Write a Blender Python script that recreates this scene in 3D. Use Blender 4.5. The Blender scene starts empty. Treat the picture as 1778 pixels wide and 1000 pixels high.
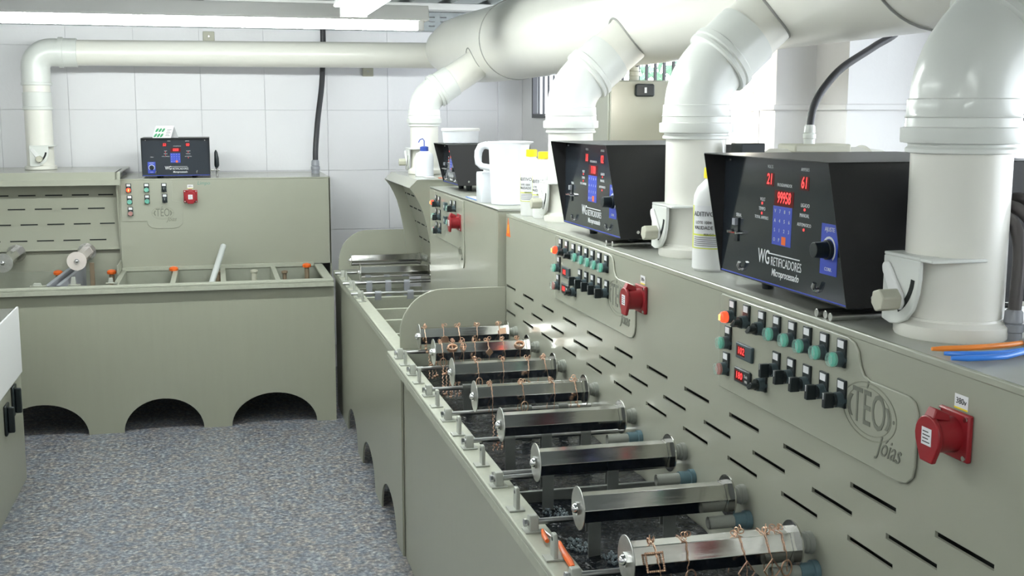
import bpy, bmesh, math, random
from mathutils import Vector, Matrix
random.seed(7)
PI = math.pi
sc = bpy.context.scene
col = sc.collection

# ---------------------------------------------------------------- camera
F_PX, YAW, PITCH, ROLL, CAM_Z = 2031.86, 0.24799, 0.146701, 0.00131, 1.65
cam_data = bpy.data.cameras.new('camera')
cam_data.sensor_fit = 'HORIZONTAL'
cam_data.sensor_width = 36.0
cam_data.lens = F_PX / 1778.0 * 36.0
cam_data.clip_start = 0.05
cam_data.clip_end = 100
cam = bpy.data.objects.new('camera', cam_data)
col.objects.link(cam)
fwd = Vector((math.sin(YAW) * math.cos(PITCH), math.cos(YAW) * math.cos(PITCH), -math.sin(PITCH)))
rgt = Vector((math.cos(YAW), -math.sin(YAW), 0))
up = rgt.cross(fwd)
r_ = rgt * math.cos(ROLL) + up * math.sin(ROLL)
u_ = -rgt * math.sin(ROLL) + up * math.cos(ROLL)
m = Matrix.Identity(4)
for i in range(3):
    m[i][0], m[i][1], m[i][2] = r_[i], u_[i], -fwd[i]
m[2][3] = CAM_Z
cam.matrix_world = m
sc.camera = cam

# ---------------------------------------------------------------- light and exposure
SKY = 7.0
TUBE = 22.0
world = bpy.data.worlds.new('sky')
sc.world = world
world.use_nodes = True
bg = world.node_tree.nodes['Background']
bg.inputs[0].default_value = (0.86, 0.93, 1.0, 1)
bg.inputs[1].default_value = SKY
sc.view_settings.view_transform = 'Standard'
sc.view_settings.look = 'None'
sc.view_settings.gamma = 1
sc.view_settings.use_curve_mapping = False
sc.view_settings.exposure = 0.40

# ---------------------------------------------------------------- materials
def mat(name, color, rough=0.5, metal=0.0, noise=0.0, nscale=20, bump=0.0, bscale=200, spec=0.5,
        emit=None, estr=0.0, alpha=1.0, coat=0.0, stretch=None, trans=0.0, rvar=0.0, ior=1.45):
    M = bpy.data.materials.new(name)
    M.use_nodes = True
    nt = M.node_tree
    b = nt.nodes['Principled BSDF']
    b.inputs['Base Color'].default_value = (*color, 1)
    b.inputs['Roughness'].default_value = rough
    b.inputs['Metallic'].default_value = metal
    b.inputs['Specular IOR Level'].default_value = spec
    b.inputs['Coat Weight'].default_value = coat
    b.inputs['Coat Roughness'].default_value = 0.12
    b.inputs['Transmission Weight'].default_value = trans
    b.inputs['IOR'].default_value = ior
    b.inputs['Alpha'].default_value = alpha
    if emit:
        b.inputs['Emission Color'].default_value = (*emit, 1)
        b.inputs['Emission Strength'].default_value = estr
    tc = nt.nodes.new('ShaderNodeTexCoord')
    src = tc.outputs['Object']
    if stretch:
        mp = nt.nodes.new('ShaderNodeMapping')
        mp.inputs['Scale'].default_value = stretch
        nt.links.new(src, mp.inputs['Vector'])
        src = mp.outputs['Vector']
    if noise > 0:
        n = nt.nodes.new('ShaderNodeTexNoise')
        n.inputs['Scale'].default_value = nscale
        n.inputs['Detail'].default_value = 6
        n.inputs['Roughness'].default_value = 0.6
        nt.links.new(src, n.inputs['Vector'])
        mx = nt.nodes.new('ShaderNodeMix')
        mx.data_type = 'RGBA'
        mx.inputs[6].default_value = (*[max(0, c * (1 - noise)) for c in color], 1)
        mx.inputs[7].default_value = (*[min(1, c * (1 + noise)) for c in color], 1)
        nt.links.new(n.outputs['Fac'], mx.inputs[0])
        nt.links.new(mx.outputs[2], b.inputs['Base Color'])
        if rvar:
            mr = nt.nodes.new('ShaderNodeMapRange')
            mr.inputs['To Min'].default_value = max(0, rough - rvar)
            mr.inputs['To Max'].default_value = min(1, rough + rvar)
            nt.links.new(n.outputs['Fac'], mr.inputs['Value'])
            nt.links.new(mr.outputs[0], b.inputs['Roughness'])
    if bump > 0:
        n2 = nt.nodes.new('ShaderNodeTexNoise')
        n2.inputs['Scale'].default_value = bscale
        n2.inputs['Detail'].default_value = 3
        nt.links.new(src, n2.inputs['Vector'])
        bp = nt.nodes.new('ShaderNodeBump')
        bp.inputs['Strength'].default_value = bump
        bp.inputs['Distance'].default_value = 0.01
        nt.links.new(n2.outputs['Fac'], bp.inputs['Height'])
        nt.links.new(bp.outputs['Normal'], b.inputs['Normal'])
    return M

M = {}
PC = (0.325, 0.33, 0.268)
M['paint'] = mat('greenish_grey_gloss_paint', PC, 0.28, noise=0.05, nscale=3, coat=0.25, bump=0.05, bscale=6)
M['skirt'] = mat('greenish_grey_stained_paint', (0.305, 0.31, 0.245), 0.33, noise=0.045, nscale=5, stretch=(6, 6, 0.7), coat=0.1)
M['rim'] = mat('greenish_grey_dusty_paint', (0.37, 0.38, 0.31), 0.5, noise=0.16, nscale=40)
M['inner_dark'] = mat('dark_tank_wall', (0.05, 0.053, 0.045), 0.3, noise=0.2, nscale=12)  # near tank's inner wall and floor, a darker tone than the other tanks
M['strapm'] = mat('dull_strap_metal', (0.20, 0.21, 0.20), 0.4, metal=0.3, noise=0.15)
M['inner'] = mat('tank_inside_paint', (0.27, 0.28, 0.23), 0.45, noise=0.15, nscale=12)
M['top'] = mat('worn_grey_top_paint', (0.36, 0.37, 0.33), 0.35, noise=0.10, nscale=15)
M['plate'] = mat('smooth_panel_paint', (0.345, 0.35, 0.288), 0.25, noise=0.02, nscale=4, coat=0.3)
M['void'] = mat('dark_opening_shade', (0.015, 0.018, 0.017), 0.8)  # near-black colour standing in for shade inside gaps, slots and holes
M['pvc'] = mat('cream_plastic_pipe', (0.82, 0.805, 0.74), 0.3, noise=0.04, nscale=5, coat=0.2)
M['pvc_w'] = mat('white_plastic_pipe_fitting', (0.74, 0.755, 0.72), 0.28, noise=0.03, nscale=8, coat=0.2)
M['pvc_band'] = mat('grey_sealant', (0.33, 0.33, 0.31), 0.6)
M['wplastic'] = mat('white_plastic', (0.80, 0.80, 0.79), 0.35)
M['beige'] = mat('beige_plastic', (0.50, 0.49, 0.40), 0.5, noise=0.05)
M['steel'] = mat('polished_steel', (0.62, 0.61, 0.59), 0.13, 1.0, noise=0.06, nscale=30, stretch=(1, 12, 12), bump=0.02, bscale=8)
M['steel_d'] = mat('worn_steel_disc', (0.60, 0.60, 0.57), 0.32, 1.0, noise=0.25, nscale=60)
M['rod'] = mat('steel_rod', (0.50, 0.50, 0.50), 0.28, 1.0)
M['greyplastic'] = mat('grey_green_plastic', (0.30, 0.31, 0.28), 0.45, noise=0.08)
M['lug'] = mat('grey_lug_plastic', (0.36, 0.37, 0.33), 0.45, noise=0.1)
M['copper'] = mat('rose_copper', (0.66, 0.42, 0.30), 0.33, 1.0, noise=0.15, nscale=80)
M['black'] = mat('black_textured_coating', (0.014, 0.014, 0.015), 0.38, noise=0.2, nscale=400, bump=0.12, bscale=900)
M['navy'] = mat('dark_navy_gloss_panel', (0.020, 0.026, 0.034), 0.10, coat=0.5)
M['blackp'] = mat('black_plastic', (0.012, 0.018, 0.02), 0.35)
M['slate'] = mat('dark_slate_plastic', (0.05, 0.075, 0.085), 0.4)
M['blue'] = mat('blue_print', (0.03, 0.06, 0.42), 0.4)
M['white'] = mat('white_print', (0.62, 0.63, 0.64), 0.5)
M['ink'] = mat('black_ink', (0.03, 0.03, 0.03), 0.6)
M['label'] = mat('white_label_paper', (0.74, 0.74, 0.76), 0.5)
M['yellow'] = mat('yellow_plastic', (0.85, 0.68, 0.02), 0.35)
M['yline'] = mat('yellow_green_print', (0.66, 0.70, 0.10), 0.5)
M['ledoff'] = mat('dim_red_display_glass', (0.08, 0.003, 0.004), 0.15, emit=(0.5, 0.01, 0.01), estr=0.05)
M['led'] = mat('lit_red_digits', (0.5, 0.02, 0.02), 0.4, emit=(1.0, 0.05, 0.05), estr=1.1)
M['lampred'] = mat('lit_red_lens', (0.8, 0.03, 0.02), 0.2, emit=(1.0, 0.06, 0.02), estr=1.6)
M['lampcore'] = mat('lit_filament_glow', (1, 0.5, 0.1), 0.3, emit=(1.0, 0.45, 0.08), estr=3.0)
M['green'] = mat('green_button_plastic', (0.05, 0.45, 0.33), 0.3)
M['clear'] = mat('clear_button_boot', (0.55, 0.78, 0.70), 0.12, alpha=0.30)
M['redb'] = mat('dull_red_button', (0.50, 0.06, 0.06), 0.4)
M['red'] = mat('red_socket_plastic', (0.28, 0.014, 0.020), 0.36, noise=0.08, nscale=30)
M['chrome'] = mat('chrome', (0.7, 0.7, 0.7), 0.15, 1.0)
M['orange'] = mat('orange_rubber', (0.80, 0.14, 0.02), 0.35)
M['orange2'] = mat('bright_orange_rubber', (0.90, 0.27, 0.04), 0.35)
M['bluer'] = mat('blue_rubber', (0.05, 0.24, 0.80), 0.3)
M['darkgrey'] = mat('dark_grey_metal', (0.10, 0.10, 0.11), 0.5)
M['cable'] = mat('dark_rubber_cable', (0.035, 0.035, 0.04), 0.45)
M['cable2'] = mat('grey_brown_hose', (0.085, 0.075, 0.075), 0.45)
M['gland'] = mat('grey_cable_gland', (0.30, 0.31, 0.34), 0.4)
M['wall'] = mat('painted_white_block', (0.86, 0.85, 0.875), 0.55, noise=0.03, nscale=2, bump=0.06, bscale=60)
M['joint'] = mat('wall_joint', (0.74, 0.74, 0.76), 0.8)
M['pier'] = mat('painted_wall_plaster', (0.80, 0.79, 0.79), 0.6, noise=0.04, nscale=4, bump=0.05, bscale=60)
M['ceil'] = mat('grey_ceiling_sheet', (0.35, 0.38, 0.38), 0.5, noise=0.05)
M['tray'] = mat('galvanised_tray', (0.42, 0.45, 0.46), 0.4, metal=0.4, noise=0.08)
M['fix'] = mat('fixture_white_enamel', (0.78, 0.77, 0.76), 0.4)
M['tube'] = mat('lit_fluorescent_tube', (1, 1, 1), 0.5, emit=(0.93, 1.0, 0.97), estr=TUBE)
M['tube2'] = mat('lit_fluorescent_tube_bright', (1, 1, 1), 0.5, emit=(0.93, 1.0, 0.97), estr=TUBE * 3.6)
M['lampw'] = mat('lit_wall_lamp_glass', (1, 1, 1), 0.5, emit=(1.0, 0.93, 0.80), estr=90)
M['liq'] = mat('dark_plating_bath', (0.003, 0.005, 0.009), 0.03, bump=1.0, bscale=55, ior=1.33, spec=0.35)
M['foam'] = mat('bath_foam', (0.25, 0.30, 0.33), 0.1, alpha=0.6)
M['jug'] = mat('translucent_white_plastic', (0.82, 0.84, 0.88), 0.3, noise=0.04, nscale=5, alpha=0.93)
M['tubclear'] = mat('clear_white_cover', (0.92, 0.92, 0.95), 0.15)
M['cleanclear'] = mat('clear_pinkish_drum_plastic', (0.75, 0.68, 0.64), 0.12, alpha=0.7)
M['brown'] = mat('brown_stained_metal', (0.20, 0.15, 0.10), 0.5, noise=0.3)
M['leafp'] = mat('green_print', (0.05, 0.28, 0.12), 0.5)
M['foliage'] = mat('foliage', (0.10, 0.20, 0.12), 0.8, noise=0.4, nscale=10)
M['street'] = mat('pale_outdoor_paving', (0.55, 0.55, 0.53), 0.9)

# thin window glass
g = bpy.data.materials.new('window_glass'); g.use_nodes = True
nt = g.node_tree; nt.nodes.clear()
o_ = nt.nodes.new('ShaderNodeOutputMaterial'); mx = nt.nodes.new('ShaderNodeMixShader')
tr = nt.nodes.new('ShaderNodeBsdfTransparent'); gl = nt.nodes.new('ShaderNodeBsdfGlossy')
gl.inputs['Roughness'].default_value = 0.05; mx.inputs[0].default_value = 0.06
nt.links.new(tr.outputs[0], mx.inputs[1]); nt.links.new(gl.outputs[0], mx.inputs[2]); nt.links.new(mx.outputs[0], o_.inputs[0])
M['glass'] = g

# speckled floor
fl = bpy.data.materials.new('speckled_blue_grey_floor'); fl.use_nodes = True
nt = fl.node_tree; b = nt.nodes['Principled BSDF']; b.inputs['Roughness'].default_value = 0.42
tc = nt.nodes.new('ShaderNodeTexCoord')
n1 = nt.nodes.new('ShaderNodeTexNoise'); n1.inputs['Scale'].default_value = 58; n1.inputs['Detail'].default_value = 8; n1.inputs['Roughness'].default_value = 0.72
n2 = nt.nodes.new('ShaderNodeTexNoise'); n2.inputs['Scale'].default_value = 26; n2.inputs['Detail'].default_value = 5
cr = nt.nodes.new('ShaderNodeValToRGB'); cr.color_ramp.interpolation = 'LINEAR'
els = cr.color_ramp.elements
els[0].position = 0.34; els[0].color = (0.045, 0.05, 0.062, 1)
els[1].position = 0.66; els[1].color = (0.58, 0.58, 0.57, 1)
for p, c in ((0.44, (0.105, 0.115, 0.14, 1)), (0.50, (0.18, 0.19, 0.215, 1)), (0.55, (0.26, 0.255, 0.255, 1)), (0.60, (0.38, 0.375, 0.365, 1))):
    e = els.new(p); e.color = c
cr2 = nt.nodes.new('ShaderNodeValToRGB'); cr2.color_ramp.elements[0].position = 0.42; cr2.color_ramp.elements[0].color = (0.86, 0.92, 1.0, 1)
cr2.color_ramp.elements[1].position = 0.60; cr2.color_ramp.elements[1].color = (1.0, 0.90, 0.82, 1)
mxx = nt.nodes.new('ShaderNodeMix'); mxx.data_type = 'RGBA'; mxx.blend_type = 'MULTIPLY'; mxx.inputs[0].default_value = 1
nt.links.new(tc.outputs['Object'], n1.inputs['Vector']); nt.links.new(tc.outputs['Object'], n2.inputs['Vector'])
nt.links.new(n1.outputs['Fac'], cr.inputs[0]); nt.links.new(n2.outputs['Fac'], cr2.inputs[0])
nt.links.new(cr.outputs[0], mxx.inputs[6]); nt.links.new(cr2.outputs[0], mxx.inputs[7]); nt.links.new(mxx.outputs[2], b.inputs['Base Color'])
M['floor'] = fl

# ---------------------------------------------------------------- mesh helpers
LEFT = (Vector((0, -1, 0)), Vector((0, 0, 1)), Vector((-1, 0, 0)))      # a face that looks towards -X
FRONT = (Vector((1, 0, 0)), Vector((0, 0, 1)), Vector((0, -1, 0)))      # a face that looks towards -Y

class MB:
    def __init__(self, o=None, frame=None):
        self.v = []; self.f = []
        self.o = Vector(o) if o else Vector((0, 0, 0))
        self.fr = frame
    def P(self, p):
        if self.fr is None: return self.o + Vector(p)
        u, v, n = self.fr
        return self.o + u * p[0] + v * p[1] + n * p[2]
    def add(self, vs, fs):
        k = len(self.v)
        self.v += [self.P(p) for p in vs]
        self.f += [[k + i for i in f] for f in fs]
        return self
    def box(self, x0, x1, y0, y1, z0, z1):
        vs = [(x0, y0, z0), (x1, y0, z0), (x1, y1, z0), (x0, y1, z0), (x0, y0, z1), (x1, y0, z1), (x1, y1, z1), (x0, y1, z1)]
        return self.add(vs, [(0, 3, 2, 1), (4, 5, 6, 7), (0, 1, 5, 4), (1, 2, 6, 5), (2, 3, 7, 6), (3, 0, 4, 7)])
    def loft(self, rings, caps=True, closed=False):
        n = len(rings[0]); vs = [p for r in rings for p in r]; fs = []
        m_ = len(rings)
        for i in range(m_ if closed else m_ - 1):
            a = i * n; b_ = ((i + 1) % m_) * n
            for j in range(n):
                k = (j + 1) % n
                fs.append((a + j, a + k, b_ + k, b_ + j))
        if caps and not closed:
            fs.append(tuple(range(n - 1, -1, -1))); fs.append(tuple(range((m_ - 1) * n, m_ * n)))
        return self.add(vs, fs)
    def tube(self, pts, r, n=12, caps=True, closed=False):
        pts = [Vector(p) for p in pts]; m_ = len(pts); rings = []
        ref = None
        for i, p in enumerate(pts):
            if closed: t = pts[(i + 1) % m_] - pts[i - 1]
            else: t = pts[min(i + 1, m_ - 1)] - pts[max(i - 1, 0)]
            if t.length < 1e-9: t = Vector((0, 0, 1))
            t.normalize()
            if ref is None:
                ref = Vector((0, 0, 1)) if abs(t.z) < 0.9 else Vector((1, 0, 0))
            a = t.cross(ref)
            if a.length < 1e-6: a = t.orthogonal()
            a.normalize(); c = a.cross(t).normalized(); ref = c
            rr = r[i] if isinstance(r, (list, tuple)) else r
            rings.append([p + (a * math.cos(2 * PI * k / n) + c * math.sin(2 * PI * k / n)) * rr for k in range(n)])
        return self.loft(rings, caps, closed)
    def cyl(self, p0, p1, r, n=20, r1=None):
        return self.tube([p0, p1], [r, r if r1 is None else r1], n)
    def prism(self, poly, d0, d1, ax=2):
        """poly in the two axes other than ax, extruded along ax"""
        def mk(a, b_, d):
            return (d, a, b_) if ax == 0 else (a, d, b_) if ax == 1 else (a, b_, d)
        return self.loft([[mk(a, b_, d0) for a, b_ in poly], [mk(a, b_, d1) for a, b_ in poly]])
    def lathe(self, prof, c=(0, 0, 0), n=32, cap=True):
        """prof: (r, z) pairs about z"""
        rings = [[(c[0] + r * math.cos(2 * PI * k / n), c[1] + r * math.sin(2 * PI * k / n), c[2] + z) for k in range(n)] for r, z in prof]
        return self.loft(rings, cap)
    def ball(self, c, r, n=10, m_=6, sz=1.0):
        rings = []
        for i in range(m_ + 1):
            a = -PI / 2 + PI * i / m_
            rr = max(r * math.cos(a), r * 0.02)
            rings.append([(c[0] + rr * math.cos(2 * PI * k / n), c[1] + rr * math.sin(2 * PI * k / n), c[2] + r * sz * math.sin(a)) for k in range(n)])
        return self.loft(rings)
    def holes(self, us, vs_, w0, w1, holes, ax=None):
        """a plate in the first two axes between w0 and w1 with rectangular holes (a0,a1,b0,b1)"""
        A = sorted(set([round(x, 5) for x in list(us) + [h[0] for h in holes] + [h[1] for h in holes]]))
        B = sorted(set([round(x, 5) for x in list(vs_) + [h[2] for h in holes] + [h[3] for h in holes]]))
        A = [a for a in A if us[0] - 1e-6 <= a <= us[-1] + 1e-6]; B = [b_ for b_ in B if vs_[0] - 1e-6 <= b_ <= vs_[-1] + 1e-6]
        def mk(a, b_, d):
            return (a, b_, d) if ax is None else (d, a, b_) if ax == 0 else (a, d, b_)
        solid = {}
        for i in range(len(A) - 1):
            for j in range(len(B) - 1):
                ca, cb = (A[i] + A[i + 1]) / 2, (B[j] + B[j + 1]) / 2
                solid[i, j] = not any(h[0] < ca < h[1] and h[2] < cb < h[3] for h in holes)
        idx = {}; vv = []; ff = []
        def V(a, b_, d):
            k = (a, b_, d)
            if k not in idx: idx[k] = len(vv); vv.append(mk(A[a], B[b_], w1 if d else w0))
            return idx[k]
        for (i, j), s in solid.items():
            if not s: continue
            ff.append((V(i, j, 1), V(i + 1, j, 1), V(i + 1, j + 1, 1), V(i, j + 1, 1)))
            ff.append((V(i, j + 1, 0), V(i + 1, j + 1, 0), V(i + 1, j, 0), V(i, j, 0)))
            for di, dj, e in ((-1, 0, ((i, j), (i, j + 1))), (1, 0, ((i + 1, j), (i + 1, j + 1))), (0, -1, ((i, j), (i + 1, j))), (0, 1, ((i, j + 1), (i + 1, j + 1)))):
                if not solid.get((i + di, j + dj), False):
                    (a0, b0), (a1, b1) = e
                    ff.append((V(a0, b0, 0), V(a1, b1, 0), V(a1, b1, 1), V(a0, b0, 1)))
        return self.add(vv, ff)
    def build(self, name, mt, parent=None, bevel=0, smooth=True, local=False, seg=2, ang=35):
        me = bpy.data.meshes.new(name)
        vs = self.v
        if parent is not None:
            off = Vector((0, 0, 0))
            if not local:
                q = parent
                while q is not None: off += q.location; q = q.parent
        else:
            off = Vector((0, 0, 0))
        xs = [p.x for p in vs]; ys = [p.y for p in vs]; zs = [p.z for p in vs]
        c = Vector(((min(xs) + max(xs)) / 2, (min(ys) + max(ys)) / 2, min(zs)))
        me.from_pydata([tuple(p - c) for p in vs], [], self.f)
        bm = bmesh.new(); bm.from_mesh(me); bmesh.ops.recalc_face_normals(bm, faces=bm.faces); bm.to_mesh(me); bm.free()
        me.materials.append(mt)
        o = bpy.data.objects.new(name, me); col.objects.link(o)
        o.parent = parent; o.location = c - off
        if smooth:
            me.shade_smooth(); me.set_sharp_from_angle(angle=math.radians(ang))
        if bevel:
            bv = o.modifiers.new('bevel', 'BEVEL'); bv.width = bevel; bv.segments = seg; bv.limit_method = 'ANGLE'; bv.angle_limit = math.radians(40)
            bv.harden_normals = False
        return o

def tag(o, label=None, cat=None, group=None, kind=None):
    if label: o['label'] = label
    if cat: o['category'] = cat
    if group: o['group'] = group
    if kind: o['kind'] = kind
    return o

def thing(name, label, cat, loc, group=None, rz=0):
    o = bpy.data.objects.new(name, None); col.objects.link(o)
    o.empty_display_size = 0.05
    o.location = loc; o.rotation_euler = (0, 0, rz)
    return tag(o, label, cat, group)

def copy_tree(o, parent=None):
    c = o.copy(); col.objects.link(c); c.parent = parent
    for ch in list(o.children): copy_tree(ch, c)
    return c

_txt = {}
def text_geo(s, size, shear=0.0, ext=0.0004, bold=0.0):
    k = (s, size, shear, ext, bold)
    if k in _txt: return _txt[k]
    cu = bpy.data.curves.new('t', 'FONT'); cu.body = s; cu.size = size; cu.shear = shear; cu.extrude = ext; cu.offset = bold
    cu.align_x = 'CENTER'; cu.align_y = 'CENTER'; cu.resolution_u = 3
    o = bpy.data.objects.new('t', cu); col.objects.link(o)
    dg = bpy.context.evaluated_depsgraph_get(); dg.update()
    me = bpy.data.meshes.new_from_object(o.evaluated_get(dg))
    res = ([v.co.copy() for v in me.vertices], [list(p.vertices) for p in me.polygons])
    bpy.data.objects.remove(o); bpy.data.curves.remove(cu); bpy.data.meshes.remove(me)
    _txt[k] = res
    return res

def add_text(mb, s, x, y, z, size, shear=0.0, sx=1.0, sy=1.0, ext=0.0004, bold=0.0):
    vs, fs = text_geo(s, size, shear, ext, bold)
    return mb.add([(x + v.x * sx, y + v.y * sy, z + v.z) for v in vs], fs)

def ell(cx, cy, a, b_, n=40, a0=0, a1=2 * PI):
    return [(cx + a * math.cos(a0 + (a1 - a0) * i / n), cy + b_ * math.sin(a0 + (a1 - a0) * i / n)) for i in range(n + (0 if abs(a1 - a0 - 2 * PI) < 1e-6 else 1))]

def arc(cx, cy, r, d0, d1, n=6):
    return [(cx + r * math.cos(math.radians(d0 + (d1 - d0) * i / n)), cy + r * math.sin(math.radians(d0 + (d1 - d0) * i / n))) for i in range(n + 1)]

# ================================================================= THE ROOM
CEIL = 2.33
WY, RX, LX, NY = 7.65, 2.0, -2.7, -3.2
tag(MB().box(LX - .1, 3.2, NY - .1, WY + .1, -0.1, 0.0).build('floor', M['floor']), kind='structure')
# ribbed ceiling
mb = MB(); poly = []
x = LX - .1
while x < 3.1:
    poly += [(x, CEIL), (x + .16, CEIL), (x + .18, CEIL + .025), (x + .23, CEIL + .025)]
    x += .25
top = [(px_, CEIL + .08) for px_, _ in reversed(poly)]
n = len(poly)
vs = []
for yy in (NY - .1, WY + .1):
    vs += [(a, yy, b_) for a, b_ in poly] + [(a, yy, CEIL + .08) for a, _ in poly]
fs = []
for i in range(n - 1):
    fs += [(i, i + 1, 2 * n + i + 1, 2 * n + i), (n + i, 3 * n + i, 3 * n + i + 1, n + i + 1)]
mb.add(vs, fs)
tag(mb.build('ceiling', M['ceil'], smooth=False), kind='structure')
wb = tag(MB().box(LX - .1, RX + .1, WY, WY + .12, 0, CEIL + .05).build('wall_back', M['joint']), kind='structure')
tag(MB().box(LX - .12, LX, NY - .1, WY, 0, CEIL + .05).build('wall_left', M['pier']), kind='structure')
tag(MB().box(LX, 3.2, NY - .12, NY, 0, CEIL + .05).build('wall_rear', M['pier']), kind='structure')
# wall tiles: 0.39 x 0.385 painted blocks, stack bond
tw, th = 0.39, 0.3835
tile0 = None
zr = [0.145 + th * k for k in range(6)]
for zi in zr:
    z1 = min(zi + th, CEIL)
    for k in range(-4, 5):
        x0 = -0.067 + k * tw
        if tile0 is None or z1 - zi < th - .001:
            t = MB().box(x0 + .001, x0 + tw - .001, WY - .006, WY, zi + .0012, z1 - .0012).build('tile', M['wall'], wb, bevel=0.001, seg=1)
            if z1 - zi >= th - .001: tile0 = t; t0x = x0; t0z = zi
        else:
            t = tile0.copy(); col.objects.link(t); t.location.x = tile0.location.x + (x0 - t0x); t.location.z = tile0.location.z + (zi - t0z)
# corner pier on the back wall
tag(MB().box(1.835, RX, WY - .03, WY, 0, CEIL).build('trim_1', M['wall'], bevel=.003), kind='structure')

# right wall: far part with a barred window, then stepped piers, then the near window
WZ = 1.632
def wall_with_opening(name, x0, x1, y0, y1, oy0, oy1, oz0, oz1):
    mb = MB().holes([y0, y1], [0, CEIL + .03], x0, x1, [(oy0, oy1, oz0, oz1)], ax=0)
    return tag(mb.build(name, M['pier']), kind='structure')
wr = wall_with_opening('wall_right', RX, RX + .10, 4.13, WY, 4.62, 7.34, WZ, 2.28)
def barred_window(name, x, y0, y1, z0, z1, step, barmat):
    w = tag(MB().holes([y0, y1], [z0, z1], x, x + .03, [(y0 + .028, y1 - .028, z0 + .025, z1 - .03)], ax=0).build(name, barmat), kind='structure')
    yy = y0 + step
    b0 = None
    while yy < y1 - .04:
        if b0 is None:
            b0 = MB().box(x + .002, x + .012, yy - .008, yy + .008, z0 + .025, z1 - .03).build('bar', barmat, w); by = yy
        else:
            c = b0.copy(); col.objects.link(c); c.location.y += yy - by
        yy += step
    MB().box(x + .09, x + .096, y0, y1, z0, z1).build('pane', M['glass'], w)
    return w
barred_window('window_1', RX - .012, 4.62, 7.34, WZ, 2.28, .112, M['darkgrey'])
# piers
tag(MB().box(RX, RX + .15, 3.97, 4.13, 0, CEIL).build('wall_right_pier', M['pier']), kind='structure')
tag(MB().box(2.16, 2.31, 3.74, 3.97, 0, CEIL).build('wall_right_step', M['pier']), kind='structure')
tag(MB().box(RX + .15, 2.32, 3.97, 4.05, 0, CEIL).build('wall_right_return', M['pier']), kind='structure')
tag(MB().box(2.31, 2.75, 3.74, 3.86, 0, CEIL).build('wall_right_recess', M['pier']), kind='structure')
NX = 2.6
wall_with_opening('wall_right_near', NX, NX + .15, NY, 3.74, 0.2, 3.5, 1.30, 2.2)
barred_window('window_2', NX + .03, 0.2, 3.5, WZ, 2.2, .16, M['darkgrey'])
tag(MB().box(NX + .05, NX + .056, 0.2, 3.5, 1.30, WZ).build('window_3', M['glass']), kind='structure')
# plaster band running round the piers
mb = MB()
mb.box(RX - .012, RX, 3.962, 4.6, 1.668, 1.69)
mb.box(RX - .012, 2.16, 3.958, 3.97, 1.668, 1.69)
mb.box(2.148, 2.16, 3.732, 3.97, 1.668, 1.69)
mb.box(2.148, 2.6, 3.728, 3.74, 1.668, 1.69)
tag(mb.build('trim_2', M['pier'], bevel=.004), kind='structure')
mb = MB()
for yy in (4.10, 4.36): mb.box(RX - .003, RX, yy - .002, yy + .002, 1.0, 1.668)
tag(mb.build('trim_3', M['joint']), kind='structure')
# outside
tag(MB().box(3.2, 12, -6, 14, 0.3, 0.4).build('street', M['street']), kind='structure')
def shrub(x, y, z, r, name, label):
    rnd = random.Random(int(x * 100)); mb = MB()
    for i in range(420):
        a = rnd.uniform(0, 2 * PI); b_ = math.acos(rnd.uniform(-1, 1)); rr = r * rnd.uniform(.5, 1)
        c = Vector((x + rr * math.sin(b_) * math.cos(a), y + rr * math.sin(b_) * math.sin(a), z + rr * math.cos(b_)))
        d = Vector((rnd.gauss(0, 1), rnd.gauss(0, 1), rnd.gauss(0, 1))).normalized(); e = d.orthogonal().normalized()
        s = rnd.uniform(.05, .12)
        mb.add([c - d * s, c + e * s * .5, c + d * s, c - e * s * .5, c + d.cross(e) * s * .1], [(0, 1, 4), (1, 2, 4), (2, 3, 4), (3, 0, 4), (0, 3, 2, 1)])
    t = thing(name, label, 'tree', (x, y, .4))
    mb.build('foliage', M['foliage'], t, smooth=False)
    MB().cyl((x, y, .4), (x, y, z), .05, 8, .03).build('trunk', M['brown'], t)
shrub(5.2, 12.6, 2.2, .75, 'tree', 'blurred green tree outside the barred window, seen beside the grey wall box')

# ---------------------------------------------------------------- cable tray and ceiling beam
t = thing('cable_tray', 'perforated grey metal cable tray high on the back wall behind the lamp', 'cable tray', (.55, 7.5, 2.18))
hs = []
for r in range(3):
    k = 0
    while -1.2 + k * .075 < 1.9:
        hs.append((-1.2 + k * .075, -1.2 + k * .075 + .04, 2.205 + r * .028, 2.212 + r * .028)); k += 1
MB().holes([-1.3, 1.95], [2.18, 2.295], 7.50, 7.504, hs, ax=1).build('perforated_side', M['tray'], t, smooth=False)
MB().box(-1.3, 1.95, 7.504, 7.64, 2.18, 2.184).build('tray_floor', M['tray'], t)
tag(MB().box(LX, 1.95, 7.25, 7.40, 2.29, CEIL).build('trim_4', M['fix'], bevel=.004), kind='structure')
for (x, z, nm) in ((.976, 1.925, 'small pale wall clip just below the horizontal pipe near the big duct'), (-.008, 2.13, 'small pale wall clip above the horizontal pipe under the lamp')):
    t = thing('wall_clip', nm, 'clip', (x, WY - .008, z - .03))
    MB().box(x - .035, x + .035, WY - .02, WY - .008, z - .03, z + .03).build('clip_plate', M['beige'], t, bevel=.004)
    MB().cyl((x, WY - .026, z), (x, WY - .02, z), .006, 8).build('screw', M['rod'], t)

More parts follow.
